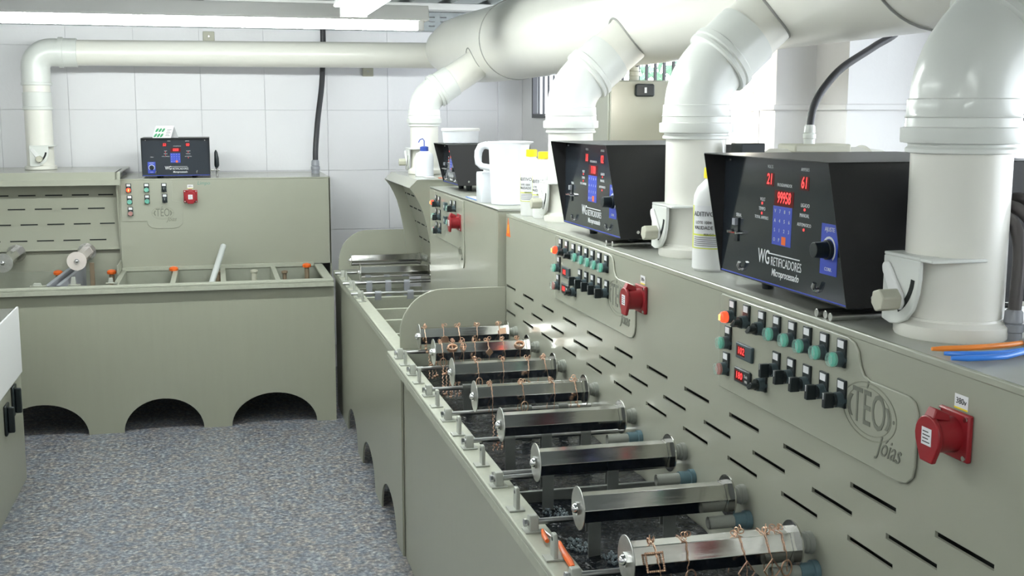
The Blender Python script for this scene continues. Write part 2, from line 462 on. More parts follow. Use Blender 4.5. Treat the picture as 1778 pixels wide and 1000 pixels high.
# ================================================================= DUCTWORK
DXc, DZc, DR = 1.55, 2.04, .205
duct = thing('exhaust_duct', 'huge cream ventilation duct running under the ceiling along the right wall', 'duct', (DXc, 3, DZc - DR))
MB().tube([(DXc, -1.6, DZc), (DXc, 2.3, DZc)], DR, 64).build('duct_section', M['pvc'], duct)
MB().tube([(DXc, 2.302, DZc), (DXc, 6.0, DZc)], DR, 64).build('duct_section', M['pvc'], duct)
MB().tube([(DXc, 6.002, DZc), (1.548, 6.35, DZc), (1.53, 6.6, DZc), (1.49, 6.82, DZc), (1.42, 7.0, DZc), (1.36, 7.12, DZc)], [DR, DR, DR, .20, .175, .12], 48).build('end_elbow', M['pvc'], duct)
for yy in (2.301, 6.001):
    mb = MB().tube([(DXc + (DR + .001) * math.cos(a * PI / 24), yy, DZc + (DR + .001) * math.sin(a * PI / 24)) for a in range(48)], .004, 6, closed=True)
    mb.build('seam_ring', M['pvc_band'], duct)

def gate(t, c, r, face, z0):
    """white quarter-round damper bracket with slot, hex knob"""
    # frame coordinates: u to the right as seen, v up, n towards the viewer
    fr = LEFT if face == 'x' else FRONT
    o = Vector((c[0] - r - .012, c[1], z0)) if face == 'x' else Vector((c[0], c[1] - r - .012, z0))
    w = .055
    plate = [(-w, .115), (-w, .0), (-w + .02, -.003)] + arc(-.015, .055, .062, -60, 0, 6)[1:] + [(w - .008, .115)]
    plate = [(-w, .115), (-w, .005), (-.03, 0.0), (-.01, .002), (.015, .012), (.035, .032), (.046, .06), (.05, .085), (.05, .115)]
    mb = MB(o, fr).prism(plate, 0, .008)
    mb.prism([(-w, .115), (.05, .115), (.05, .121), (-w, .121)], -.03, .008)
    mb.prism([(.05, .114), (.084, .114), (.084, .120), (.05, .120)], -.095, .008)
    mb.build('damper_bracket', M['pvc_w'], t, bevel=.002)
    MB(o, fr).prism([(-w + .006, .098), (-w + .012, .105), (-w + .022, .105), (.012, .055), (.016, .04), (.008, .028), (-.006, .03), (-w + .008, .088)], .008, .016).build('damper_arm', M['wplastic'], t, bevel=.003)
    mb = MB(o, fr); n_ = 10
    a_ = arc(-.036, .092, .066, -65, -8, n_); b_ = arc(-.036, .092, .076, -65, -8, n_)
    mb.prism(a_ + list(reversed(b_)), .0083, .0089)
    mb.build('slot', M['void'], t)
    hexa = [(.0 + .02 * math.cos(k * PI / 3 + .3), .045 + .02 * math.sin(k * PI / 3 + .3)) for k in range(6)]
    MB(o, fr).prism(hexa, .016, .052).build('hex_knob', M['greyplastic'] if False else M['beige'], t, bevel=.0025)

def riser(name, label, x, y, z0, rr=.078, bracket=True):
    t = thing(name, label, 'pipe', (x, y, z0), 'extraction risers over the plating line')
    MB().lathe([(rr + .012, 0), (rr + .014, .004), (rr + .014, .022), (rr + .004, .03), (rr + .003, .034)], (x, y, z0), 48).build('base_flange', M['pvc'], t)
    MB().cyl((x, y, z0 + .01), (x, y, 1.60), rr, 48).build('riser_pipe', M['pvc'], t)
    MB().lathe([(rr, 0), (rr + .009, .002), (rr + .009, .008), (rr + .005, .012), (rr + .005, .016), (rr + .017, .018), (rr + .018, .022), (rr + .018, .042), (rr + .011, .044), (rr + .010, .058), (rr + .012, .06), (rr + .010, .063), (rr + .009, .088), (rr + .007, .09)], (x, y, 1.588), 48).build('socket_collar', M['pvc_w'], t)
    d = Vector((DXc - (x + .055), 0, DZc - 1.79)); d.normalize()
    # bend
    P0 = Vector((x, y, 1.67)); P1 = Vector((x, y, 1.735)); P2 = P1 + d * .075
    pts = []
    for i in range(9):
        s = i / 8
        pts.append(P0 * (1 - s) ** 2 + P1 * 2 * s * (1 - s) + P2 * s * s)
    MB().tube(pts, rr + .006, 48).build('elbow', M['pvc_w'], t)
    q = P2 - d * .006
    prof = [(0, rr + .008), (.002, rr + .016), (.010, rr + .017), (.013, rr + .012), (.017, rr + .012), (.02, rr + .017), (.034, rr + .017), (.038, rr + .011), (.115, rr + .010), (.117, rr + .004)]
    MB().tube([q + d * a for a, _ in prof], [b_ for _, b_ in prof], 48).build('branch_socket', M['pvc_w'], t)
    q2 = q + d * .115
    # end on the duct surface
    L = (Vector((DXc, y, DZc)) - q2).length - DR * .93
    MB().cyl(q2, q2 + d * L, rr + .005, 48).build('branch_pipe', M['pvc'], t)
    # weld ring where the branch meets the duct
    ax = d; e1 = Vector((0, 1, 0)); e2 = ax.cross(e1)
    ring = []
    for k in range(40):
        a = 2 * PI * k / 40
        off = e1 * math.cos(a) * (rr + .006) + e2 * math.sin(a) * (rr + .006)
        h = off.dot(e2)
        L2 = math.sqrt(max(DR * DR - h * h, 0))
        ring.append(Vector((DXc, y, DZc)) + off - ax * (L2 + .001))
    MB().tube(ring, .004, 6, closed=True).build('joint_ring', M['pvc_band'], t)
    if bracket: gate(t, (x, y), rr, 'x', z0 + .018)
    return t
riser('extraction_riser', 'thick cream riser pipe nearest the camera, beside the hoses', 1.205, 1.715, 1.283, .081)
riser('extraction_riser', 'cream riser pipe standing between the two large rectifiers', 1.222, 2.87, 1.283)
riser('extraction_riser', 'cream riser pipe beside the two yellow-capped bottles', 1.205, 3.93, 1.283)
riser('extraction_riser', 'farthest cream riser of the right side, on the curved hood behind the wash bottle', 1.105, 6.3, 1.335, .076, True)

# back riser and horizontal pipe
t = thing('extraction_pipe', 'white pipe rising from the left hood and running along the back wall to the duct', 'pipe', (-.978, 7.3, 1.335))
bx, by, r0 = -.978, 7.3, .0755
MB().lathe([(r0 + .012, 0), (r0 + .014, .004), (r0 + .013, .018), (r0 + .003, .024)], (bx, by, 1.335), 40).build('base_flange', M['pvc'], t)
MB().cyl((bx, by, 1.345), (bx, by, 1.70), r0, 40).build('riser_pipe', M['pvc'], t)
MB().lathe([(r0, 0), (r0 + .008, .004), (r0 + .008, .016), (r0 + .004, .02), (r0 + .004, .10), (r0, .102)], (bx, by, 1.675), 40).build('coupling', M['pvc_w'], t)
MB().cyl((bx, by, 1.77), (bx, by, 1.86), r0 - .001, 40).build('riser_pipe', M['pvc'], t)
MB().lathe([(r0, 0), (r0 + .009, .002), (r0 + .009, .014), (r0 + .005, .018), (r0 + .004, .07)], (bx, by, 1.815), 40).build('socket_collar', M['pvc_w'], t)
zc = 2.003
pts = [(bx, by, 1.88)] + [(bx + .09 - .09 * math.cos(a * PI / 16), by, zc - .09 + .09 * math.sin(a * PI / 16)) for a in range(9)] + [(bx + .13, by, zc)]
MB().tube(pts, r0 + .004, 36).build('elbow', M['pvc_w'], t)
MB().tube([(bx + .13, by, zc), (bx + .131, by, zc), (bx + .155, by, zc), (bx + .157, by, zc), (bx + .23, by, zc), (bx + .232, by, zc)], [r0 + .004, r0 + .012, r0 + .012, r0 + .006, r0 + .006, r0], 40).build('socket_collar', M['pvc_w'], t)
MB().cyl((bx + .2, by, zc), (1.36, 7.2, 2.01), r0 - .002, 40, r0 + .002).build('long_pipe', M['pvc'], t)
gate(t, (bx + .008, by), r0, 'y', 1.353)

# ================================================================= FLUORESCENT FIXTURES
def fixture(label, x, y, z, L, rz, ntube, w=.12, tm='tube'):
    t = thing('fluorescent_fixture', label, 'ceiling light', (x, y, z), 'fluorescent fixtures', rz)
    MB().prism([(-w / 2, .035), (w / 2, .035), (w / 2 + .006, .04), (w / 2 - .01, .105), (-w / 2 + .01, .105), (-w / 2 - .006, .04)], 0, L, 0).build('fixture_body', M['fix'], t, local=True, bevel=.003)
    ys = [0] if ntube == 1 else [-.036, .036]
    for yy in ys:
        MB().tube([(.05, yy, .012), (.056, yy, .012), (L / 2, yy, .012), (L - .056, yy, .012), (L - .05, yy, .012)], [.012, .019, .019, .019, .012], 16).build('tube', M[tm], t, local=True)
    for xx in (.02, L - .05):
        MB().box(xx, xx + .03, -w / 2 + .02, w / 2 - .02, -.008, .036).build('lamp_holder', M['fix'], t, local=True, bevel=.003)
    for xx in (.3, L - .3):
        MB().cyl((xx, 0, .105), (xx, 0, CEIL - z), .004, 6).build('suspension_rod', M['rod'], t, local=True)
    return t
fixture('long white fluorescent fixture hanging across the top of the view', -1.44, 5.6, 2.052, 2.44, 0, 1, .12, 'tube2')
fixture('fluorescent fixture running towards the camera, meeting the crosswise one', .585, 2.6, 2.06, 2.44, PI / 2, 2, .15, 'tube')
fixture('unseen fluorescent fixture added above the left side of the room', -1.0, 1.6, 2.2, 2.44, PI / 2, 2, .15)  # this and the next two are out of view, added to light the room
fixture('unseen fluorescent fixture added over the near end of the room', .3, -2.0, 2.2, 2.44, PI / 2, 2, .15)
fixture('unseen fluorescent fixture added at the left rear of the room', -1.9, -2.4, 2.2, 2.44, PI / 2, 2, .15)
# loose black cable on the ceiling
t = thing('ceiling_cable', 'thin black cable looping under the ceiling above the long lamp', 'cable', (-.45, 7.0, 2.25))
MB().tube([(-.8, 6.9, 2.325), (-.55, 7.0, 2.27), (-.4, 7.0, 2.25), (-.2, 7.0, 2.262), (-.05, 7.0, 2.29), (.05, 7.0, 2.328)], .008, 8).build('cable_run', M['cable'], t)

# ================================================================= PLATING UNITS
PROF = [(.075, 1.333), (.11, 1.333), (.10, 1.292), (.085, 1.255)]

def skirt_poly(u0, u1, scal, zt):
    """scalloped front skirt outline in (u, z): scal = list of (centre, half width, height)"""
    p = [(u0, zt), (u0, 0)]
    for c, hw, h in scal:
        e = ell(c, 0, hw, h, 24, PI, 0)
        p += e
    p += [(u1, 0), (u1, zt)]
    return p

def poly_face_plate(mb, poly, top, w0, w1, ax):
    """extrude a comb-like outline as vertical strips so that the concave edge stays clean"""
    # poly: upper edge at z=top, lower edge given as list of (u, z)
    def mk(u, z, d): return (d, u, z) if ax == 0 else (u, d, z)
    n_ = len(poly); vs = []
    for d in (w0, w1):
        vs += [mk(u, z, d) for u, z in poly] + [mk(u, top, d) for u, _ in poly]
    fs = []
    for i in range(n_ - 1):
        fs += [(i, i + 1, n_ + i + 1, n_ + i), (2 * n_ + i, 3 * n_ + i, 3 * n_ + i + 1, 2 * n_ + i + 1),
               (i, 2 * n_ + i, 2 * n_ + i + 1, i + 1), (n_ + i, n_ + i + 1, 3 * n_ + i + 1, 3 * n_ + i)]
    fs += [(0, n_, 3 * n_, 2 * n_), (n_ - 1, 3 * n_ - 1, 4 * n_ - 1, 2 * n_ - 1)]
    return mb.add(vs, fs)

# --- buttons ---------------------------------------------------------------
def tagplate(mbd, o, fr, parent):
    MB(o, fr).prism([(-.014, -.014), (.014, -.014), (.014, .036), (-.014, .036)], 0.0, .005).build('tag_holder', M['blackp'], parent, bevel=.001, seg=1)
    mb = MB(o, fr).prism([(-.010, .020), (.010, .020), (.010, .033), (-.010, .033)], .005, .0055)
    mb.build('name_tag', M['label'], parent, smooth=False)

def control(unit, kind, o, fr, small=1.0):
    names = {'lamp': 'indicator_lamp', 'green': 'push_button', 'red': 'push_button', 'knob': 'selector_switch', 'knobv': 'selector_switch'}
    ring = lambda r, h0, h1, n=20: MB(o, fr).prism(ell(0, 0, r, r, n), h0, h1)
    base = ring(.0145, 0, .006)
    base.prism(ell(0, 0, .0135, .0135, 20), .006, .016)
    b0 = base.build(names[kind], M['slate'], unit)
    tagplate(None, o, fr, b0)
    if kind == 'lamp':
        mb = MB(o, fr)
        mb.loft([[(r * math.cos(k * PI / 8), r * math.sin(k * PI / 8), h) for k in range(16)] for r, h in ((.0115, .016), (.0125, .020), (.011, .027), (.006, .031), (.001, .032))])
        tag(mb.build('lens', M['lampred'], b0), 'glowing red lens')
        MB(o, fr).prism([(-.002, -.006), (.002, -.006), (.003, .006), (-.001, .006)], .031, .0335).build('filament', M['lampcore'], b0)
    elif kind in ('green', 'red'):
        ring(.0125, .016, .0205).build('button_cap', M['green'] if kind == 'green' else M['redb'], b0)
        mb = MB(o, fr)
        mb.loft([[(r * math.cos(k * PI / 10), r * math.sin(k * PI / 10), h) for k in range(20)] for r, h in ((.0135, .016), (.0138, .022), (.0120, .0275), (.0095, .0280), (.0085, .0255), (.001, .0252))])
        mb.build('clear_boot', M['clear'], b0)
    else:
        ring(.0115, .016, .021).build('knob_base', M['blackp'], b0)
        if kind == 'knob':   # turned sideways
            MB(o, fr).prism([(-.013, -.007), (.006, .0075), (.0135, .004), (.010, -.004), (-.004, -.0105)], .019, .034).build('knob_handle', M['blackp'], b0, bevel=.0015)
        else:
            MB(o, fr).prism([(-.0055, -.0135), (.0055, -.0135), (.0055, .0135), (-.0055, .0135)], .019, .038).build('knob_handle', M['blackp'], b0, bevel=.0015)
            MB(o, fr).prism([(-.0008, .002), (.0008, .002), (.0008, .013), (-.0008, .013)], .038, .0384).build('pointer_mark', M['white'], b0)
    return b0

def emblem(unit, o, fr, s=1.0):
    """engraved oval maker's emblem"""
    def ringm(a, b_, w, h0, h1):
        n_ = 44; mb = MB(o, fr)
        rings = []
        for k in range(n_):
            c_, s_ = math.cos(2 * PI * k / n_), math.sin(2 * PI * k / n_)
            rings.append([((a - w) * c_, (b_ - w) * s_, h0), ((a + w) * c_, (b_ + w) * s_, h0), ((a + w) * c_, (b_ + w) * s_, h1), ((a - w) * c_, (b_ - w) * s_, h1)])
        return mb.loft(rings, closed=True)
    ringm(.064 * s, .037 * s, .0009 * s, 0, .0008).build('emblem_ring', M['emb2'], unit)
    ringm(.053 * s, .031 * s, .0006 * s, 0, .0006).build('emblem_ring', M['emb2'], unit)
    mb = MB(o, fr)
    add_text(mb, 'TÉO', 0, .001 * s, .0004, .064 * s, 0, .66, 1.05, .0005)
    mb.prism(ell(-.060 * s + 0.002, 0, .0018 * s, .0024 * s, 10), 0, .001); mb.prism(ell(.058 * s, 0, .0018 * s, .0024 * s, 10), 0, .001)
    for sg in (-1, 1):
        pts = [(sg * x_, y_) for x_, y_ in ell(0, 0, .051 * s, .030 * s, 10, -.5, .5)]
        pts2 = [(sg * x_, y_) for x_, y_ in ell(-.010 * s, 0, .055 * s, .030 * s, 10, -.5, .5)]
        mb.loft([[(*p, 0) for p in pts + pts2[::-1]], [(*p, .0008) for p in pts + pts2[::-1]]])
    mb.build('emblem_letters', M['emb'], unit)
    mb = MB(o, fr)
    add_text(mb, 'Jóias', .049 * s, -.038 * s, .0005, .034 * s, .45, .85, 1.05, .0006)
    mb.build('emblem_script', M['emb'], unit)
M['emb2'] = mat('engraved_line_shadow', (0.22, 0.225, 0.175), 0.6)
M['emb'] = mat('engraved_letter_shadow', (0.15, 0.155, 0.125), 0.6)

def control_plate(unit, o, fr, poly, th=.005):
    n_ = len(poly)
    cx = sum(p[0] for p in poly) / n_; cy = sum(p[1] for p in poly) / n_
    MB(o, fr).prism(poly, 0, th).build('control_plate', M['plate'], unit, bevel=.002)

def socket(unit, o, fr, turn=0):
    s = MB(o, fr).prism([(-.038, -.036), (.038, -.036), (.038, .036), (-.038, .036)], 0, .009)
    s = s.build('power_socket', M['red'], unit, bevel=.003)
    MB(o, fr).cyl((0, 0, .009), (0, 0, .044), .027, 28, .026).build('socket_barrel', M['red'], s)
    lid = [(.031 * math.cos(a), .031 * math.sin(a)) for a in [math.radians(k) for k in range(-20, 201, 20)]]
    lid = lid + [(-.015, -.040), (.015, -.040)]
    MB(o, fr).prism(lid, .044, .052).build('socket_lid', M['red'], s, bevel=.002)
    MB(o, fr).add([(-.012, .022, .020), (.012, .022, .020), (.012, .028, .051), (-.012, .028, .051), (-.010, .034, .022), (.010, .034, .022), (.010, .043, .044), (-.010, .043, .044)],
                  [(0, 1, 2, 3), (4, 7, 6, 5), (0, 4, 5, 1), (1, 5, 6, 2), (2, 6, 7, 3), (3, 7, 4, 0)]).build('hinge', M['red'], s, bevel=.002)
    MB(o, fr).prism([(-.012, -.014), (.012, -.014), (.012, .012), (-.012, .012)], .052, .0526).build('rating_sticker', M['label'], s)
    mb = MB(o, fr)
    for q in range(4): mb.prism([(-.009, -.010 + q * .0052), (.009 - .004 * (q % 2), -.010 + q * .0052), (.009 - .004 * (q % 2), -.0085 + q * .0052), (-.009, -.0085 + q * .0052)], .0526, .0529)
    mb.build('sticker_print', M['ink'], s)
    for a, b_ in ((-.031, .029), (.031, .029), (.031, -.029), (-.031, -.029)):
        MB(o, fr).cyl((a, b_, .009), (a, b_, .0115), .004, 10).build('screw', M['chrome'], s)
    return s

def volt_label(unit, o, fr):
    MB(o, fr).prism([(-.016, -.011), (.016, -.011), (.016, .011), (-.016, .011)], 0, .0006).build('voltage_label', M['label'], unit)
    MB(o, fr).prism([(-.016, -.011), (.016, -.011), (.016, -.0085), (-.016, -.0085)], .0006, .0008).build('label_edge', M['yellow'], unit)
    add_text(MB(o, fr), '380v', 0, .001, .0008, .013, 0, 1, 1, .0002).build('label_text', M['ink'], unit)

def display(unit, o, fr, txt, rounded=False):
    w, h = .037, .0165
    p = [(-w, -h), (w, -h), (w, h), (-w, h)]
    s = MB(o, fr).prism(p, 0, .007).build('temperature_display', M['slate'] if not rounded else M['blackp'], unit, bevel=.004 if rounded else .002)
    MB(o, fr).prism([(-w * .80, -h * .6), (w * .2, -h * .6), (w * .2, h * .65), (-w * .80, h * .65)], .007, .0074).build('display_window', M['ledoff'], s)
    add_text(MB(o, fr), txt, -w * .28, 0.0005, .0074, .020, .1, 1.1, 1, .0003, .0003).build('display_digits', M['led'], s)
    if rounded:
        mb = MB(o, fr)
        add_text(mb, 'Tholz', w * .56, h * .25, .007, .009, 0, .8); add_text(mb, 'MMI', w * .6, -h * .4, .007, .008, 0, .8)
        mb.build('display_print', M['white'], s)
    return s

# ------------------------------------------------------------ NEAR UNIT
Y0, Y1 = 0.55, 4.27
XF = 1.058
near = thing('plating_line', 'long grey-green plating machine nearest the camera with tank, slotted back and control plates', 'plating machine', (1.05, 2.6, 0))
poly_face_plate(MB(), [(Y0, .0), (.7, 0)] + ell(.95, 0, .22, .17, 20, PI, 0) + ell(1.55, 0, .22, .17, 20, PI, 0) + ell(2.15, 0, .22, .17, 20, PI, 0) + ell(2.75, 0, .22, .17, 20, PI, 0) + ell(3.35, 0, .22, .17, 20, PI, 0) + [(4.235, 0)], .765, .650, .658, 0).build('front_skirt', M['skirt'], near)
MB().box(.652, .656, 4.235, 4.262, .0, .765).build('seam_shade_strip', M['void'], near)  # dark strip painting the shade in the seam between the two skirts
MB().box(.60, .664, Y0, Y1 - .006, .766, .78).build('tank_rim', M['rim'], near, bevel=.003)
MB().box(.600, .606, Y0, Y1 - .006, .742, .766).build('rim_lip', M['rim'], near, bevel=.0015)
MB().box(.660, .664, Y0, Y1, .46, .766).build('tank_wall', M['inner_dark'], near)
MB().box(.66, XF, Y0, Y1, .45, .46).build('tank_floor', M['inner_dark'], near)
MB().box(.66, XF, 4.262, 4.27, .46, .78).build('tank_wall', M['inner'], near)
for dy, zt in ((2.66, .742),):
    MB().box(.664, XF, dy - .005, dy + .005, .46, zt).build('partition', M['strapm'], near, bevel=.002)
slots = []
for k in range(-3, 13):
    slots.append((1.375 + .25 * k, 1.518 + .25 * k, 1.007, 1.017))
    slots.append((1.508 + .25 * k, 1.651 + .25 * k, .956, .966))
    slots.append((1.377 + .25 * k, 1.520 + .25 * k, .910, .920))
slots = [(max(a, Y0 + .02), min(b_, Y1 - .008), c, d) for a, b_, c, d in slots if b_ > Y0 + .05 and a < Y1 - .03]
MB().holes([Y0, Y1], [.46, 1.283], XF, XF + .006, slots, ax=0).build('slotted_panel', M['paint'], near, smooth=False)
MB().box(XF + .006, 1.52, Y0, Y1 - .01, .3, 1.262).build('cabinet_core', M['void'], near, smooth=False) if False else None
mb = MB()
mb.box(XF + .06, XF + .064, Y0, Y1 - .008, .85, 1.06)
mb.build('slot_shade_sheet', M['void'], near)  # black sheet added behind the slots to give them their shade
MB().box(XF, 1.52, Y0, Y1, 1.277, 1.283).build('top_sheet', M['top'], near, bevel=.002)
MB().box(XF - .001, XF + .008, Y0, Y1, 1.27, 1.284).build('top_edge', M['plate'], near, bevel=.003)
MB().box(XF + .006, 1.52, Y1 - .006, Y1, .3, 1.277).build('end_panel', M['paint'], near)
MB().box(XF + .006, 1.52, Y0, Y0 + .006, .0, 1.277).build('end_panel', M['paint'], near)
MB().box(1.514, 1.52, Y0, Y1, 0, 1.277).build('rear_panel', M['paint'], near)
MB().box(.664, 1.0, Y1 - .03, Y1 - .024, .0, .45).build('inner_frame', M['inner'], near)
ep = [(.650, .782), (.650, .845)] + [(.815 + .165 * math.cos(math.radians(a)), .84 + .165 * math.sin(math.radians(a))) for a in range(178, 89, -8)] + [(XF, 1.005), (XF, .782)]
MB().prism(ep, Y1, Y1 + .012, 1).build('end_shield', M['paint'], near, bevel=.002)

plate_poly = lambda: [(-.285, -.103), (-.29, .095), (-.28, .103), (.24, .103), (.262, .098), (.276, .085), (.284, .062), (.296, .048), (.315, .043), (.43, .043), (.448, .037), (.457, .02), (.457, -.065), (.452, -.085), (.436, -.099), (.415, -.103)]
def near_controls(dy, full):
    oy = 2.03 + dy
    o = Vector((XF, oy, 1.167))
    control_plate(near, o, LEFT, plate_poly())
    f = Vector((XF - .005, 0, 0))
    P = lambda y, z: Vector((XF - .005, y + dy, z))
    control(near, 'lamp', P(2.25, 1.229), LEFT)
    control(near, 'knob', P(2.183, 1.229), LEFT); control(near, 'knob', P(2.113, 1.228), LEFT)
    for y in (2.048, 1.985, 1.926, 1.864, 1.803): control(near, 'green', P(y, 1.229), LEFT)
    control(near, 'green', P(2.268, 1.170), LEFT); control(near, 'red', P(2.275, 1.112), LEFT)
    display(near, P(2.184, 1.165), LEFT, '102'); display(near, P(2.190, 1.112), LEFT, '180', True)
    control(near, 'knob', P(2.098, 1.117), LEFT)
    for y in (2.045, 1.984, 1.922, 1.860, 1.797): control(near, 'knobv', P(y, 1.158), LEFT)
    emblem(near, P(1.712, 1.157), LEFT, 1.3)
    socket(near, Vector((XF, (1.477 if full else 2.807), 1.182)), LEFT)
    volt_label(near, Vector((XF - .0002, (1.471 if full else 2.806), 1.231)), LEFT)
near_controls(0, True)
near_controls(1.275, False)
# warning triangle sticker
MB(Vector((XF - .0002, 4.235, 1.20)), LEFT).prism([(-.032, 0), (.032, 0), (0, .07)], 0, .0006).build('warning_sticker', M['orange'], near)
MB(Vector((XF - .001, 4.235, 1.20)), LEFT).prism([(-.004, .012), (.004, .012), (.003, .045), (-.003, .045)], 0, .0004).build('sticker_mark', M['yellow'], near)

# lugs on the rim
def lugs(unit, ys_t, ys_b, dx=0.0):
    for y in ys_t:
        mb = MB().prism([(y - .014, .78), (y + .014, .78), (y + .014, .820), (y + .009, .832), (y - .009, .832), (y - .014, .820)], .622 + dx, .631 + dx, 0)
        l = mb.build('tall_lug', M['lug'], unit, bevel=.002)
        MB().box(.606 + dx, .642 + dx, y - .018, y + .018, .78, .784).build('lug_foot', M['lug'], l, bevel=.001)
        MB().cyl((.6215 + dx, y, .821), (.6219 + dx, y, .821), .0042, 10).build('lug_hole', M['void'], l)
    for y in ys_b:
        mb = MB().prism([(y - .013, .78), (y + .013, .78), (y + .013, .806), (y + .008, .816), (y - .008, .816), (y - .013, .806)], .616 + dx, .636 + dx, 0)
        l = mb.build('rod_support', M['lug'], unit, bevel=.002)
        MB().box(.606 + dx, .646 + dx, y - .018, y + .018, .78, .784).build('lug_foot', M['lug'], l, bevel=.001)
TALL = [3.999, 3.713, 3.39, 3.067, 2.774, 2.43, 2.13, 1.85]
BOSS = [4.12, 3.84, 3.53, 3.22, 2.93, 2.60, 2.29, 1.99]
lugs(near, TALL, BOSS)

# liquid
liq = MB(); NXg, NYg = 14, 120
vs = []; fs = []
for i in range(NYg + 1):
    for j in range(NXg + 1):
        y = Y0 + .01 + (Y1 - .02 - Y0) * i / NYg; x = .665 + (XF - .67) * j / NXg
        vs.append((x, y, .715 + .003 * math.sin(x * 60 + y * 23) * math.sin(y * 41 - x * 17)))
for i in range(NYg):
    for j in range(NXg):
        a = i * (NXg + 1) + j; fs.append((a, a + 1, a + NXg + 2, a + NXg + 1))
liq.add(vs, fs)
tag(liq.build('plating_bath', M['liq']), 'dark rippling liquid filling the near plating tank', 'liquid', kind='stuff')
rnd = random.Random(5)
for (cx, cy, rr, lb) in ((.755, 2.555, .030, 'patch of glassy foam bubbles by the sixth drum'), (.742, 2.345, .028, 'patch of foam bubbles below the seventh drum end disc'), (.80, 2.25, .028, 'scattered foam specks in front of the seventh drum')):
    mb = MB()
    for i in range(70):
        a = rnd.uniform(0, 2 * PI); q = rr * math.sqrt(rnd.random())
        mb.ball((cx + q * math.cos(a) * .9, cy + q * math.sin(a) * 1.6, .718), rnd.uniform(.0015, .0045), 7, 4)
    tag(mb.build('foam_bubbles', M['foam']), lb, 'foam', kind='stuff')

# ------------------------------------------------------------ FAR RIGHT UNIT
farU = thing('plating_unit', 'grey-green plating unit beyond the near one, with curved hood, control cabinet and tank', 'plating machine', (1.0, 5.4, 0))
low = [(4.20, 0), (4.351, 0)] + ell(4.567, 0, .215, .155, 22, PI, 0) + ell(5.21, 0, .225, .155, 22, PI, 0) + ell(5.85, 0, .22, .155, 22, PI, 0) + [(6.10, .0), (6.60, 0)]
poly_face_plate(MB(), low, .765, .640, .648, 0).build('front_skirt', M['skirt'], farU)
MB().box(.632, .688, 4.266, 6.62, .766, .78).build('tank_rim', M['rim'], farU, bevel=.003)
MB().box(.632, .638, 4.266, 6.62, .742, .766).build('rim_lip', M['rim'], farU, bevel=.0015)
MB().box(.684, .688, 4.275, 6.6, .46, .766).build('tank_wall', M['inner'], farU)
MB().box(.66, 1.03, 4.275, 6.6, .45, .46).build('tank_floor', M['inner'], farU)
MB().box(.66, 1.06, 6.592, 6.6, .46, .78).build('tank_wall', M['inner'], farU)
for dy in (4.70, 5.03, 5.33, 5.69, 5.99):
    MB().box(.688, 1.03, dy - .011, dy + .011, .46, .762).build('partition', M['rim'], farU, bevel=.002)
MB().box(1.03, 1.04, 4.29, 5.73, .46, 1.297).build('front_panel', M['paint'], farU, bevel=.002)
MB().box(1.03, 1.5, 4.288, 4.298, .79, 1.297).build('end_panel', M['paint'], farU, bevel=.002)
MB().box(1.03, 1.5, 4.285, 5.74, 1.290, 1.300).build('top_sheet', M['top'], farU, bevel=.002)
MB().box(1.045, 1.5, 5.72, 5.728, .3, 1.29).build('inner_side', M['paint'], farU)
MB().box(1.49, 1.5, 4.3, 6.6, .0, 1.29).build('rear_panel', M['paint'], farU)
HP = [(.968, 1.333), (.928, 1.293), (.955, 1.258), (.978, 1.215), (.995, 1.175), (1.010, 1.12), (1.023, 1.058), (1.033, 1.0), (1.040, .93), (1.046, .85), (1.046, .782)]
side = HP + [(1.30, .782), (1.30, 1.333)]
def strip_side(mb, prof, xb, y0, y1, swap=False):
    n_ = len(prof)
    def mk(a, y, z): return (a, y, z) if not swap else (y, a, z)
    vs = []
    for y in (y0, y1):
        vs += [mk(a, y, z) for a, z in prof] + [mk(xb, y, z) for a, z in prof]
    fs = []
    for i in range(n_ - 1):
        fs += [(i, i + 1, n_ + i + 1, n_ + i), (2 * n_ + i, 3 * n_ + i, 3 * n_ + i + 1, 2 * n_ + i + 1), (i, 2 * n_ + i, 2 * n_ + i + 1, i + 1), (n_ + i, n_ + i + 1, 3 * n_ + i + 1, 3 * n_ + i)]
    fs += [(0, n_, 3 * n_, 2 * n_), (n_ - 1, 3 * n_ - 1, 4 * n_ - 1, 2 * n_ - 1)]
    return mb.add(vs, fs)
for yy in (5.732, 6.592):
    strip_side(MB(), HP, 1.35, yy, yy + .008).build('hood_side', M['paint'], farU)
MB().add([(.968, 5.73, 1.333), (1.5, 5.73, 1.333), (1.5, 6.6, 1.333), (.968, 6.6, 1.333), (.928, 5.73, 1.293), (.928, 6.6, 1.293), (.934, 5.73, 1.289), (.934, 6.6, 1.289), (.970, 5.73, 1.327), (1.5, 5.73, 1.327), (.970, 6.6, 1.327), (1.5, 6.6, 1.327)],
         [(0, 1, 2, 3), (0, 3, 5, 4), (4, 5, 7, 6), (6, 7, 10, 8), (8, 10, 11, 9), (0, 4, 6, 8, 9, 1), (3, 2, 11, 10, 7, 5), (1, 9, 11, 2)]).build('hood_top', M['plate'], farU)
